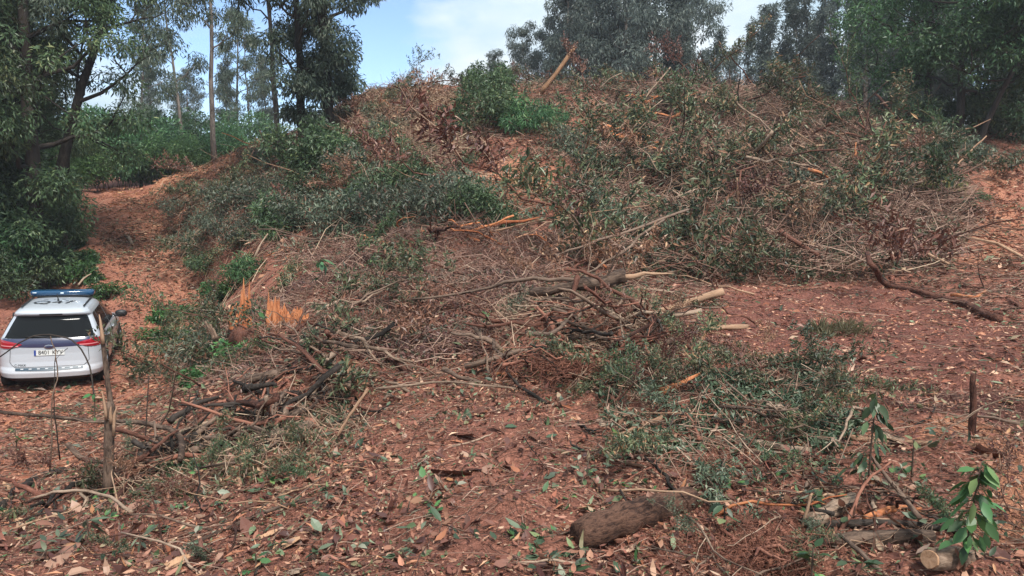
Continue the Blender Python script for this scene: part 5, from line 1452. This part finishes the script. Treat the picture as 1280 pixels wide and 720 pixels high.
WHERE = [(PILE, 100, "brush heap", 1.05), (GULLY, 38, "gully", .85), (CREST, 34, "upper hill", .95), (SHOULDER, 22, "left shoulder", .8), (LEFTS, 34, "stump slash", .52), (GREENP, 30, "mid right leaf patch", .28), (JAM, 10, "log jam", .30), (HOLLOW, 10, "left hollow", .22), (LEFTG, 18, "car bank", .44), (FRIGHT, 9, "right foreground", .14), (FLEFT, 9, "lower left corner", .16)]
for poly, n, where, sc_ in WHERE:
    P2 = sample(poly, n, g)
    px, py, dz = project(np.c_[P2, H(P2[:, 0], P2[:, 1])])
    cx, cy = np.median(px), np.median(py)
    q3x, q3y = np.quantile(px, [.33, .67]), np.quantile(py, [.33, .67])
    for i in range(n):
        x, y = P2[i]; k = int(g.choice(6, p=[.33, .09, .14, .22, .16, .06]))
        tx, ty = slope_tilt(x, y)
        side = ["top", "middle", "foot"][int(np.searchsorted(q3y, py[i]))] + [" left", " centre", " right"][int(np.searchsorted(q3x, px[i]))]
        s = sc_ * (.7 + .6 * g.random())
        az = g.random() * 6.28
        if not clear_of(x, y): continue
        size = "big" if s > 1.1 * sc_ else "small" if s < .88 * sc_ else "mid sized"
        point = ["pointing right", "pointing away", "pointing left", "pointing forward"][int((az + .785) / 1.571) % 4]
        o = put(LB[k], (x, y, Hs(x, y) + .05 + .25 * sc_ * g.random()), 0, s, label=f"{size} {LOOK[k]} {point}, {side} of the {where}", cat="branch", group=f"leafy branches in the {where}")
        m = Matrix.Rotation(tx, 4, 'X') @ Matrix.Rotation(-ty, 4, 'Y') @ Matrix.Rotation(az, 4, 'Z') @ Matrix.Rotation((-.2 + .3 * g.normal()) * (.35 if where in ('upper hill', 'left shoulder') else 1), 4, 'Y') @ Matrix.Rotation(g.normal() * .5, 4, 'X')
        o.rotation_euler = m.to_euler()

# brush: the uncountable leaves and twigs that fill the heap between those branches
def fill(poly, n_leaf, n_twig, thick, L, W, mat, name, label, seed, tw=(.25, .9, .006), lump=1.0, sparse=.25, twb=.25):
    g = np.random.default_rng(seed)
    P2 = sample(poly, n_leaf, g)
    lumpv = np.clip(.55 + 1.3 * fbm(P2[:, 0] * .8 * lump, P2[:, 1] * .8 * lump + seed, 3), .03, 1.4)
    z = H(P2[:, 0], P2[:, 1]) + thick * lumpv * g.random(n_leaf) ** .6
    mb = MB()
    okc = np.ones(n_leaf, bool)
    for c, r in KEEP_CLEAR: okc &= (P2[:, 0] - c[0]) ** 2 + (P2[:, 1] - c[1]) ** 2 > (r * .9) ** 2
    dens = okc & (g.random(n_leaf) < np.clip(sparse + lumpv, 0, 1))
    P = np.c_[P2, z][dens]; m = len(P)
    col = np.clip(.48 + .55 * fbm(P[:, 0] * 1.3 + 40, P[:, 1] * 1.3, 2) + g.normal(0, .2, m), 0, 1)
    leaves(mb, P, rand_dirs(m, g) + [0, 0, -.4], rand_dirs(m, g) * .7 + [0, -.3, .8], L * (.6 + .8 * g.random(m)), W * (.7 + .6 * g.random(m)), col, g=g)
    o = mb.build(name, M[mat], smooth=False, kind="stuff"); o["label"] = label; o["category"] = "brush"
    if n_twig:
        P2 = sample(poly, n_twig, g)
        c = np.c_[P2, H(P2[:, 0], P2[:, 1]) + thick * g.random(n_twig)]
        az = g.random(n_twig) * 6.28; el = g.normal(0, .45, n_twig)
        d = np.stack([np.cos(az) * np.cos(el), np.sin(az) * np.cos(el), np.sin(el)], 1)
        ll = tw[0] + tw[1] * g.random(n_twig) ** 2
        mb = MB(); sticks(mb, c - d * ll[:, None] / 2, c + d * ll[:, None] / 2, tw[2] * (.5 + g.random(n_twig)), twb + (1 - twb) * g.random(n_twig), g, .07)
        o = mb.build("twigs", M['twigs'], kind="stuff"); o["label"] = "bare twigs among the " + label; o["category"] = "twigs"
fill(PILE, 64000, 14000, .55, .13, .045, 'leaf_brush', "brush_leaves", "mixed leaves filling the brush heap right of centre", 1, (.3, 1.4, .010), twb=.4)
fill(GULLY, 26000, 3000, .35, .12, .042, 'leaf_blue', "brush_leaves", "grey green leaves covering the gully", 2, (.3, .9, .008))
fill(SHOULDER, 20000, 3500, .30, .12, .04, 'slash', "brush_leaves", "dry mixed leaves on the hill's left shoulder", 8, (.3, 1.2, .010))
fill(MIDS, 9000, 2200, .15, .10, .036, 'slash', "brush_leaves", "dry mixed leaves on the ledge above the log jam", 9, (.2, .9, .007))
fill(CREST, 46000, 7000, .35, .13, .045, 'leaf_brush', "brush_leaves", "mixed leaves on the upper hill under the crest", 3, (.3, 1.0, .010))
fill(LEFTS, 22000, 3600, .11, .075, .028, 'slash', "brush_leaves", "leaves and slash around the splintered stump", 4, (.2, .6, .005))
fill(GREENP, 20000, 700, .09, .055, .022, 'litter_green', "brush_leaves", "flat green leaves of the patch mid right", 5, (.12, .5, .004), 2.2, -.35)
fill(JAM, 4500, 1200, .10, .06, .028, 'leaf_brush', "brush_leaves", "leaves heaped under the central log jam", 6, (.15, .6, .005), 2.0, -.1)
fill(HOLLOW, 5000, 700, .12, .05, .02, 'leaf_brush', "brush_leaves", "leaves in the hollow at the left", 7, (.12, .6, .004), 2.0, -.2)

# ------------------------------------------------------------------ litter on the earth
def litter(name, label, n, poly, L, W, mat, seed, zmax=.03, hi=False, curl=.6, lo=0.0, span=1.0, cat="leaf litter", flat=.5, clus=1.0):
    g = np.random.default_rng(seed)
    P2 = sample(poly, n, g)
    keep = g.random(n) < np.clip(.6 + clus * 1.2 * fbm(P2[:, 0] * 1.1 + seed, P2[:, 1] * 1.1, 3), .05, 1)
    keep &= ~(inside(BARE, P2[:, 0] + .3 * fbm(P2[:, 0] * 2, P2[:, 1] * 2, 2), P2[:, 1]) & (g.random(n) < .45))
    if name == "fallen_leaves": keep &= ~(inside(CLEAR, P2[:, 0] + .4 * fbm(P2[:, 0], P2[:, 1], 2), P2[:, 1]) & (g.random(n) < .72))
    P2 = P2[keep]; m = len(P2)
    az = g.random(m) * 6.28
    D = np.stack([np.cos(az), np.sin(az), g.normal(0, flat * .6, m)], 1)
    N = np.c_[g.normal(0, flat, (m, 2)), np.ones(m)]
    P = np.c_[P2, H(P2[:, 0], P2[:, 1]) + .004 + zmax * g.random(m) ** 1.5]
    s = np.minimum(np.exp(g.normal(-.05, .52, m)), 2.1)
    mb = MB()
    leaves(mb, P, D, N, L * s, W * s * (.7 + .6 * g.random(m)), np.clip(lo + span * g.random(m) ** 1.2 + .12 * fbm(P2[:, 0] * 2, P2[:, 1] * 2, 2), 0, 1), hi=hi, curl=g.normal(0, curl, m), g=g)
    o = mb.build(name, M[mat], smooth=False, kind="stuff"); o["label"] = label; o["category"] = cat
    return o
NEAR = np.array([(-4.3, 2.6), (4.3, 2.6), (6.2, 7.2), (-6.4, 8.6)])
MID = np.array([(-6.6, 8.0), (6.4, 7.0), (13, 16), (-4, 16), (-8, 13)])
FAR = np.array([(-8, 15), (13, 15), (22, 32), (-4, 33), (-17, 38), (-18, 32), (-9, 21)])
CARB = np.array([(-14, 11), (-5.4, 9), (-6.8, 22), (-11, 38), (-15, 38)])
litter("fallen_leaves", "small broken brown leaves over the foreground earth", 36000, NEAR, .038, .017, 'litter', 11, .03, True, curl=1.0, flat=.6)
litter("fallen_leaves", "long narrow fallen leaves over the foreground earth", 12000, NEAR, .055, .013, 'litter', 16, .03, True, curl=.7, flat=.4)
litter("fallen_leaves", "fine crumbled leaf litter over the foreground earth", 120000, NEAR, .018, .008, 'litter', 12, .012)
LOWL = np.array([(-5.2, 2.6), (4.4, 2.6), (1.0, 4.6), (-1.0, 6.0), (-5.6, 7.2)])
litter("fallen_leaves", "broad curled brown leaves over the lower left ground", 3800, LOWL, .070, .034, 'leaf_brown', 19, .035, True, curl=.9, flat=.5)
litter("bark_strips", "curled strips of bark over the foreground earth", 2600, NEAR, .085, .009, 'chips', 18, .012, True, curl=.12, cat="bark strips", span=.6, flat=.12)
litter("fallen_leaves", "fallen leaves over the middle ground", 46000, MID, .065, .025, 'litter', 13, .05)
litter("fallen_leaves", "fine litter over the middle ground", 60000, MID, .03, .013, 'litter', 17, .02)
litter("fallen_leaves", "fallen leaves over the hill slopes", 60000, FAR, .12, .042, 'litter', 14, .10)
litter("fallen_leaves", "fallen leaves on the red track", 42000, CARB, .075, .03, 'litter', 15, .02, span=.84)
litter("wood_chips", "orange wood chips strewn over the foreground", 9000, NEAR, .06, .011, 'chips', 21, .02, cat="wood chips")
litter("wood_chips", "pale chips strewn over the bare clearing", 9000, CLEAR, .05, .018, 'chips', 22, .01, cat="wood chips", clus=.4)
litter("wood_chips", "orange chips strewn on the red track", 20000, TRACK, .08, .022, 'chips', 23, .012, span=.7, cat="wood chips", clus=.4)
litter("wood_chips", "chips strewn on the track at right", 6000, RTRACK, .10, .03, 'chips', 24, .015, cat="wood chips", clus=.4)
BANK = world_poly([(110,238),(190,235),(300,185),(345,195),(380,215),(330,232),(240,255),(170,300)])
CLODT = np.array([(-14, 12), (-6.2, 12), (-7, 24), (-11, 40), (-16, 40)])
litter("wood_chips", "coarse bark strips and chips on the track and its banks", 9000, CLODT, .16, .035, 'litter', 41, .05, cat="wood chips", clus=1.4)
litter("fallen_leaves", "green leaves dropped along the track and its banks", 7000, CLODT, .11, .045, 'litter_green', 42, .06, clus=2.2)
SLOPE = world_poly([(600,272),(690,262),(715,215),(640,190),(590,215)])
litter("wood_chips", "orange chips covering the bank at the bend", 9000, BANK, .16, .04, 'chips', 25, .08, cat="wood chips", clus=.3)
litter("wood_chips", "orange chips on the bare red slope", 2500, SLOPE, .12, .03, 'chips', 26, .05, span=.6, cat="wood chips")
litter("wood_chips", "orange chips scattered over the upper hill", 6000, CREST, .13, .035, 'chips', 27, .1, cat="wood chips")
litter("fallen_leaves", "green fallen leaves over the middle ground", 9000, MID, .08, .032, 'litter_green', 28, .06, clus=1.6)
litter("fallen_leaves", "green fallen leaves over the foreground", 4500, NEAR, .055, .024, 'litter_green', 29, .04, True, clus=1.8)

# twigs lying everywhere: the uncountable thin ones
def twig_litter(n, poly, l0, l1, r, seed, label, lift=.02, el_=.12):
    g = np.random.default_rng(seed)
    P2 = sample(poly, n, g); P2 = P2[~(inside(CLEAR, P2[:, 0], P2[:, 1]) & (g.random(n) < .8))]; n = len(P2); az = g.random(n) * 6.28; ll = l0 + (l1 - l0) * g.random(n) ** 2
    d2 = np.stack([np.cos(az), np.sin(az)], 1) * ll[:, None] / 2
    a, b = P2 - d2, P2 + d2
    A = np.c_[a, H(a[:, 0], a[:, 1]) + lift * g.random(n)]; B = np.c_[b, H(b[:, 0], b[:, 1]) + lift * g.random(n) + ll * el_ * g.random(n)]
    mb = MB(); sticks(mb, A, B, r * (.5 + g.random(n)), g.random(n) ** 1.2, g, .06)
    o = mb.build("twigs", M['twigs'], kind="stuff"); o["label"] = label; o["category"] = "twigs"
twig_litter(11000, NEAR, .05, .45, .0022, 31, "thin dry twigs strewn over the foreground")
twig_litter(7500, MID, .12, 1.0, .0045, 32, "thin dry twigs strewn over the middle ground", .05)
twig_litter(5000, FAR, .3, 1.6, .009, 33, "thin dry twigs strewn over the hill slopes", .1, .3)
twig_litter(700, CARB, .2, .8, .005, 34, "thin twigs on the red track")

# ------------------------------------------------------------------ countable fallen branches
g = np.random.default_rng(91)
RECS = []
def loose_sticks(n, poly, l0, l1, r0, where, rise, group, mats):
    P2 = sample(poly, n, g)
    px, py, dz = project(np.c_[P2, H(P2[:, 0], P2[:, 1])]); cx = np.median(px); cy = np.median(py)
    LOOKS = {'bark_grey': "bare grey stick", 'bark_red': "bare reddish stick", 'bark_pale': "bare pale stick", 'wood_pale': "peeled pale stick", 'bark_dark': "bare dark stick", 'wood_orange': "torn orange stick"}
    for i in range(n):
        az = g.random() * 6.28; L_ = l0 + (l1 - l0) * g.random(); el = min(abs(g.normal(0, rise)), .65)
        d = np.array([math.cos(az) * math.cos(el), math.sin(az) * math.cos(el)])
        a = P2[i] - d * L_ / 2; b = P2[i] + d * L_ / 2
        A = np.array([*a, Hs(*a) + r0]); B = np.array([*b, max(Hs(*b) + r0, A[2] + math.sin(el) * L_)])
        if not clear_of(*P2[i]): continue
        nseg = 7
        P = wobble(A, B, nseg, .05, g)
        Q, p0 = local_frame(P); Pl = (P - p0) @ Q
        rr = r0 * (.5 + .8 * g.random()); mt = mats[int(g.integers(len(mats)))]
        pcs = [(*tube(Pl, np.linspace(rr, rr * .45, nseg), 6, .06, g=g), g.random())]
        size = "long" if L_ > l0 + .66 * (l1 - l0) else "short" if L_ < l0 + .33 * (l1 - l0) else "middling"
        pos = ["top", "middle", "foot"][int(np.searchsorted(np.quantile(py, [.33, .67]), py[i]))] + [" left", " centre", " right"][int(np.searchsorted(np.quantile(px, [.33, .67]), px[i]))]
        pose = "rising" if el > rise else "lying"
        lab = f"{size} {LOOKS[mt]} {pose} in the {where}, {pos}"
        if g.random() < .55:
            for _ in range(int(g.integers(1, 4))):
                j = int(g.integers(1, nseg - 1)); e = Pl[j] + nrm(np.array([g.normal() * .6, g.normal() * .6, .8])) * L_ * (.15 + .2 * g.random())
                pcs.append((*tube(wobble(Pl[j], e, 4, .08, g), np.linspace(rr * .45, rr * .15, 4), 4, cap=False, g=g), g.random()))
        RECS.append((L_ * rr ** .7 / dz[i] ** 1.5, Q, p0, pcs, mt, lab, group))
MX = ['bark_grey', 'bark_grey', 'bark_red', 'bark_pale', 'wood_pale']
loose_sticks(110, PILE, 1.0, 3.6, .034, "brush heap", .38, "bare sticks in the brush heap", MX + ['bark_dark'])
loose_sticks(34, CREST, .8, 2.2, .026, "upper hill", .3, "bare sticks on the upper hill", MX + ['wood_orange'])
loose_sticks(36, GULLY, .8, 2.6, .022, "gully", .5, "bare sticks in the gully", MX)
loose_sticks(36, LEFTS, .5, 1.7, .015, "stump slash", .2, "bare sticks around the stump", MX + ['bark_red', 'bark_dark'])
CENTRE = world_poly([(600,330),(900,340),(960,430),(900,500),(620,500),(560,420)])
loose_sticks(50, CENTRE, .4, 1.6, .013, "log jam slash", .28, "bare sticks around the log jam", MX + ['bark_red'])
NL = world_poly([(1,719),(1,610),(160,600),(330,510),(500,470),(560,560),(420,719)])
loose_sticks(70, NL, .25, .95, .008, "left foreground", .18, "bare sticks in the left foreground", MX + ['bark_dark', 'bark_red'])
NR = world_poly([(760,500),(1060,470),(1279,560),(1279,719),(640,719),(700,600)])
loose_sticks(74, NR, .2, .85, .007, "right foreground", .15, "bare sticks in the right foreground", MX + ['wood_pale'])
loose_sticks(24, SHOULDER, .8, 2.6, .026, "left shoulder", .3, "bare sticks on the left shoulder", MX + ['wood_orange'])
loose_sticks(26, MIDS, .5, 2.0, .02, "ledge above the jam", .25, "bare sticks on the ledge", MX + ['wood_orange'])
loose_sticks(8, BANK, .8, 2.0, .03, "orange bank", .2, "bare sticks on the orange bank", ['wood_orange', 'bark_pale'])

# heaps: sticks thrown over each other, each its own
def heap(center, rx, ry, h, n, l0, l1, r0, r1, where, mats, group, el_sd=.35):
    LOOKS = {'bark_grey': "grey", 'bark_red': "reddish", 'bark_pale': "straw coloured", 'wood_pale': "peeled", 'bark_dark': "dark", 'wood_orange': "torn orange", 'root': "red root"}
    for i in range(n):
        u, v = g.normal(0, .45, 2)
        x, y = center[0] + u * rx, center[1] + v * ry
        zc = Hs(x, y) + .02 + h * math.exp(-(u * u + v * v) * 2) * g.random()
        az = g.random() * 6.28; el = float(np.clip(g.normal(.08, el_sd), -.6, .6)); L_ = l0 + (l1 - l0) * g.random() ** 1.6
        d = np.array([math.cos(az) * math.cos(el), math.sin(az) * math.cos(el), math.sin(el)])
        A = np.array([x, y, zc]) - d * L_ * .45; B = np.array([x, y, zc]) + d * L_ * .55
        A[2] = max(A[2], Hs(A[0], A[1]) - .02); B[2] = max(B[2], Hs(B[0], B[1]) + .01)
        P = wobble(A, B, 8, .07, g); Q, p0 = local_frame(P); Pl = (P - p0) @ Q
        rr = r0 + (r1 - r0) * g.random() ** 2; mt = mats[int(g.integers(len(mats)))]
        pcs = [(*tube(Pl, np.linspace(rr, rr * .4, 8), 7 if rr > .02 else 5, .07, g=g), g.random())]
        for _ in range(int(g.integers(1, 4))):
            j = int(g.integers(1, 7)); e = Pl[j] + nrm(np.array([g.normal() * .6, g.normal() * .6, .8])) * L_ * (.12 + .25 * g.random())
            pcs.append((*tube(wobble(Pl[j], e, 5, .10, g), np.linspace(rr * .45, rr * .12, 5), 4, cap=False, g=g), g.random()))
        size = "long" if L_ > l0 + .45 * (l1 - l0) else "short"; thick = "thick" if rr > r0 + .3 * (r1 - r0) else "thin"
        side = ("far" if v > .15 else "near" if v < -.15 else "middle") + (" left" if u < -.15 else " right" if u > .15 else " centre")
        pose = "sticking up" if el > .35 else "dipping down" if el < -.2 else "lying"
        RECS.append((L_ * rr ** .7 / y ** 1.5, Q, p0, pcs, mt, f"{size} {thick} {LOOKS[mt]} branch {pose}, {side} of the {where}", group))
MH = ['bark_grey', 'bark_grey', 'bark_red', 'bark_dark', 'bark_pale', 'root']
heap(hit(735, 440), 1.5, .8, .55, 75, .4, 1.7, .006, .035, "central log jam", MH, "branches of the central log jam")
heap(hit(300, 555), 1.15, .7, .50, 80, .3, 1.5, .005, .042, "left hollow heap", MH + ['bark_dark'], "branches of the left hollow heap")
heap(hit(180, 600), .75, .5, .42, 46, .3, 1.2, .004, .034, "sapling heap", MH, "branches at the broken sapling")
heap(hit(400, 480), 1.3, .8, .42, 56, .3, 1.5, .005, .038, "bank heap", MH + ['bark_pale'], "branches of the bank heap")
heap(hit(930, 560), 1.3, .7, .22, 44, .25, 1.1, .004, .016, "mid right leaf patch", MH + ['bark_pale'], "branches of the mid right patch")
heap(hit(1080, 660), .8, .35, .16, 40, .2, .8, .003, .016, "foreground logs", MH + ['wood_pale', 'wood_orange'], "branches by the right foreground logs")
heap(hit(800, 150), 2.6, 2.0, .8, 50, 1.0, 3.2, .014, .05, "upper hill", ['bark_pale', 'bark_red', 'wood_orange', 'bark_grey'], "branches thrown on the upper hill", .35)
heap(hit(600, 300), 1.8, .9, .35, 30, .5, 1.8, .010, .045, "torn wood pile", ['wood_orange', 'bark_pale', 'bark_red'], "branches below the red slope")
heap(hit(430, 400), 1.6, 1.2, .30, 40, .4, 1.6, .006, .028, "stump slash", MH, "branches beside the stump")
heap(hit(890, 245), 3.8, 2.6, 1.25, 150, 1.0, 4.0, .013, .05, "brush heap", ['bark_pale', 'bark_pale', 'wood_pale', 'bark_red', 'wood_pale'], "branches thrown on the brush heap", .45)
heap(hit(1080, 210), 2.8, 2.4, 1.1, 70, 1.2, 3.6, .012, .05, "heap's right shoulder", ['bark_pale', 'bark_red', 'bark_red', 'wood_pale'], "branches thrown on the brush heap", .45)
# the 290 that show largest stand as branches of their own, the rest is slash
RECS.sort(key=lambda r: -r[0])
for _, Q, p0, pcs, mt, lab, grp in RECS[:290]:
    if len(pcs) == 1:
        o = MB().add(*pcs[0]).build("fallen_branch", M[mt])
    else:
        o = thing("fallen_branch", (0, 0, 0))
        for k, pc in enumerate(pcs): MB().add(*pc).build("shoot" if k else "stem", M[mt], o)
    framed(o, Q, p0); tag(o, lab, "branch", grp)
mats_ = sorted({r[4] for r in RECS}); mb = MB()
for _, Q, p0, pcs, mt, lab, grp in RECS[290:]:
    for V, F, rv in pcs: mb.add(np.asarray(V) @ Q.T + p0, F, rv, mats_.index(mt))
o = mb.build("slash_sticks", [M[m] for m in mats_], kind="stuff"); o["label"] = "smaller bare sticks thrown over the cleared ground"; o["category"] = "sticks"
# bark slabs torn off the logs
slab_me = []
for v in range(5):
    nu, nv = 8, 5
    Lb, Wb, cu = .14 + .05 * v, .03 + .008 * v, .6 + .5 * g.random()
    U, W_ = np.meshgrid(np.linspace(-.5, .5, nu), np.linspace(-1, 1, nv), indexing='ij')
    ed = 1 + .25 * g.normal(size=(nu, 1))
    X = U * Lb + .012 * g.normal(size=U.shape); Yb = np.sin(W_ * cu) / cu * Wb * ed; Zb = (np.cos(W_ * cu) - 1) / cu * Wb * -1 + .02 * U ** 2
    slab_me.append(MB().add(np.stack([X, Yb, Zb], -1).reshape(-1, 3), grid_faces(nu, nv), g.random()).mesh("bark_piece", M[['bark_red', 'wood_cut', 'bark_pale', 'bark_red', 'bark_red'][v]]))
SL = ["small reddish", "tan", "pale", "middling reddish", "large reddish"]
P2 = sample(NEAR, 400, g)
px, py, dz = project(np.c_[P2, H(P2[:, 0], P2[:, 1])])
okb = np.nonzero((px > 0) & (px < 1280) & (py < 718))[0][:110]
for i in okb:
    v = int(g.integers(5)); o = link("bark_piece", slab_me[v])
    o.location = (*P2[i], Hs(*P2[i]) + .015); o.rotation_euler = (g.normal(0, .25) + (math.pi if g.random() < .5 else 0), g.normal(0, .15), g.random() * 6.28)
    s_ = .4 + .5 * g.random(); o.scale = (s_, s_, s_)
    col_ = ["far left", "left of centre", "centre", "right of centre", "far right"][min(4, int(px[i] / 256))]
    row_ = "near the bottom edge" if py[i] > 640 else "up the slope" if py[i] < 540 else "midway"
    tag(o, f"{SL[v]} torn bark slab on the litter, {col_}, {row_}", "bark slab", "bark slabs in the foreground")

# ------------------------------------------------------------------ the largest fallen leaves, one by one
g = np.random.default_rng(123)
kinds = [('leaf_brown', "brown"), ('leaf_brown', "brown"), ('litter_green', "grey green"), ('chips', "tan"), ('leaf_dark', "dark green"), ('chips', "orange")]
protos = {}
for m_, cname in set(kinds):
    for v in range(3):
        mb = MB(); rv = {'orange': .2, 'tan': .6}.get(cname, g.random())
        leaves(mb, np.zeros((1, 3)), np.array([[1.0, 0, 0]]), np.array([[0, 0, 1.0]]), .10, .045, np.array([rv]), hi=True, curl=g.normal(0, .6), g=g)
        protos[cname, v] = mb.mesh("fallen_leaf", M[m_])
P2 = sample(NEAR, 900, g)
px, py, dz = project(np.c_[P2, H(P2[:, 0], P2[:, 1])])
ok = (px > 5) & (px < 1275) & (py < 716) & (dz < 5.6)
P2 = P2[ok][:240]
px, py, dz = project(np.c_[P2, H(P2[:, 0], P2[:, 1])])
lg = on_ground([(735, 676), (790, 656), (850, 634)], .0)
for q in range(14):
    i_ = int(g.integers(len(P2))); t_ = g.random(); c_ = lg[0] + (lg[2] - lg[0]) * t_
    P2[i_] = c_[:2] + g.normal(0, .05, 2)
ON_LOG = {}
for i in range(len(P2)):
    cname = kinds[int(g.integers(6))][1]
    o = link("fallen_leaf", protos[cname, int(g.integers(3))])
    o.location = (*P2[i], Hs(*P2[i]) + .012 + .02 * g.random())
    o.rotation_euler = (g.normal(0, .3), g.normal(0, .3), g.random() * 6.28)
    s = .6 + .55 * g.random(); o.scale = (s * .85, s * .85 * (.7 + .5 * g.random()), s * .85)
    col_ = ["far left", "left of centre", "centre", "right of centre", "far right"][min(4, int(px[i] / 256))]
    row_ = "nearest the bottom edge" if py[i] > 650 else "further up the slope" if py[i] < 590 else "in the middle row"
    tag(o, f"{'large' if s > .9 else 'smaller'} {cname} fallen leaf on the foreground earth, {col_}, {row_}", "leaf", "large fallen leaves in the foreground")

# ------------------------------------------------------------------ green cuttings: small sprigs lying on the litter
g = np.random.default_rng(321)
SPR = []
for v, (lf, cn) in enumerate([('leaf_fresh', "fresh green"), ('leaf_dark', "dark green"), ('leaf_blue', "grey green"), ('litter_green', "faded green"), ('leaf_brown', "browned")]):
    root = thing("leaf_sprig", (0, 0, 0))
    st = wobble((0, 0, .01), (.26, 0, .03), 6, .12, g)
    V, F = tube(st, np.linspace(.004, .0015, 6), 4, g=g); MB().add(V, F, .4).build("stem", M['bark_grey'], root)
    for q in range(11):
        i = int(g.integers(1, 6)); mb = MB(); sd = 1 if q % 2 else -1
        leaves(mb, st[i][None], np.array([[.5 + .3 * g.normal(), sd * (.8 + .3 * g.normal()), .25 + .3 * g.normal()]]), np.array([[g.normal() * .4, g.normal() * .4, 1.0]]), .05 + .035 * g.random(), .022 + .012 * g.random(), np.array([g.random()]), hi=True, curl=g.normal(0, .5), g=g)
        mb.build("leaf", M[lf], root)
    index_kids(root); SPR.append((root, cn))
BOT = world_poly([(5,715),(5,640),(180,610),(420,560),(560,600),(600,715)]); BOTR = world_poly([(620,715),(700,600),(800,540),(1060,560),(1275,600),(1275,715)])
for poly, n, wh in ((BOT, 50, "left"), (BOTR, 62, "right")):
    P2 = sample(poly, n, g)
    px, py, dz = project(np.c_[P2, H(P2[:, 0], P2[:, 1])]); qx = np.quantile(px, [.25, .5, .75]); qy = np.quantile(py, [.33, .67])
    for i in range(n):
        v = int(g.choice(5, p=[.2, .25, .22, .2, .13])); az = g.random() * 6.28; s_ = .6 + .8 * g.random()
        c_ = ["outermost left", "inner left", "inner right", "outermost right"][int(np.searchsorted(qx, px[i]))]; r_ = ["back", "middle", "front"][int(np.searchsorted(qy, py[i]))]
        o = put(SPR[v][0], (*P2[i], Hs(*P2[i]) + .015), az, s_, (g.normal(0, .25), g.normal(0, .2)), label=f"{'big' if s_ > 1.1 else 'small' if s_ < .8 else 'middling'} {SPR[v][1]} sprig on the {wh} foreground litter, {r_} row, {c_}", cat="sprig", group="leafy sprigs in the foreground")

# ------------------------------------------------------------------ the moist air between the camera and the far trees
HAZE = .0008
hx0, hx1, hy0, hy1, hz0, hz1 = -1100, 1100, -700, 1900, float(gz.min()) - 1.0, 36.0
V = np.array([(x, y, z) for z in (hz0, hz1) for y in (hy0, hy1) for x in (hx0, hx1)], float)
haze = MB().add(V, np.array([[0, 2, 3, 1], [4, 5, 7, 6], [0, 1, 5, 4], [2, 6, 7, 3], [0, 4, 6, 2], [1, 3, 7, 5]])).build("haze", bpy.data.materials.new("haze"), kind="stuff", smooth=False)
hm = haze.data.materials[0]; hm.use_nodes = True; hm.node_tree.nodes.clear()
ho = hm.node_tree.nodes.new("ShaderNodeOutputMaterial"); hv = hm.node_tree.nodes.new("ShaderNodeVolumePrincipled")
hv.inputs["Color"].default_value = (.85, .92, 1.0, 1); hv.inputs["Density"].default_value = HAZE; hv.inputs["Anisotropy"].default_value = .2
hm.node_tree.links.new(hv.outputs[0], ho.inputs["Volume"])
haze["label"] = "thin bluish haze in the air over the whole hillside"; haze["category"] = "haze"
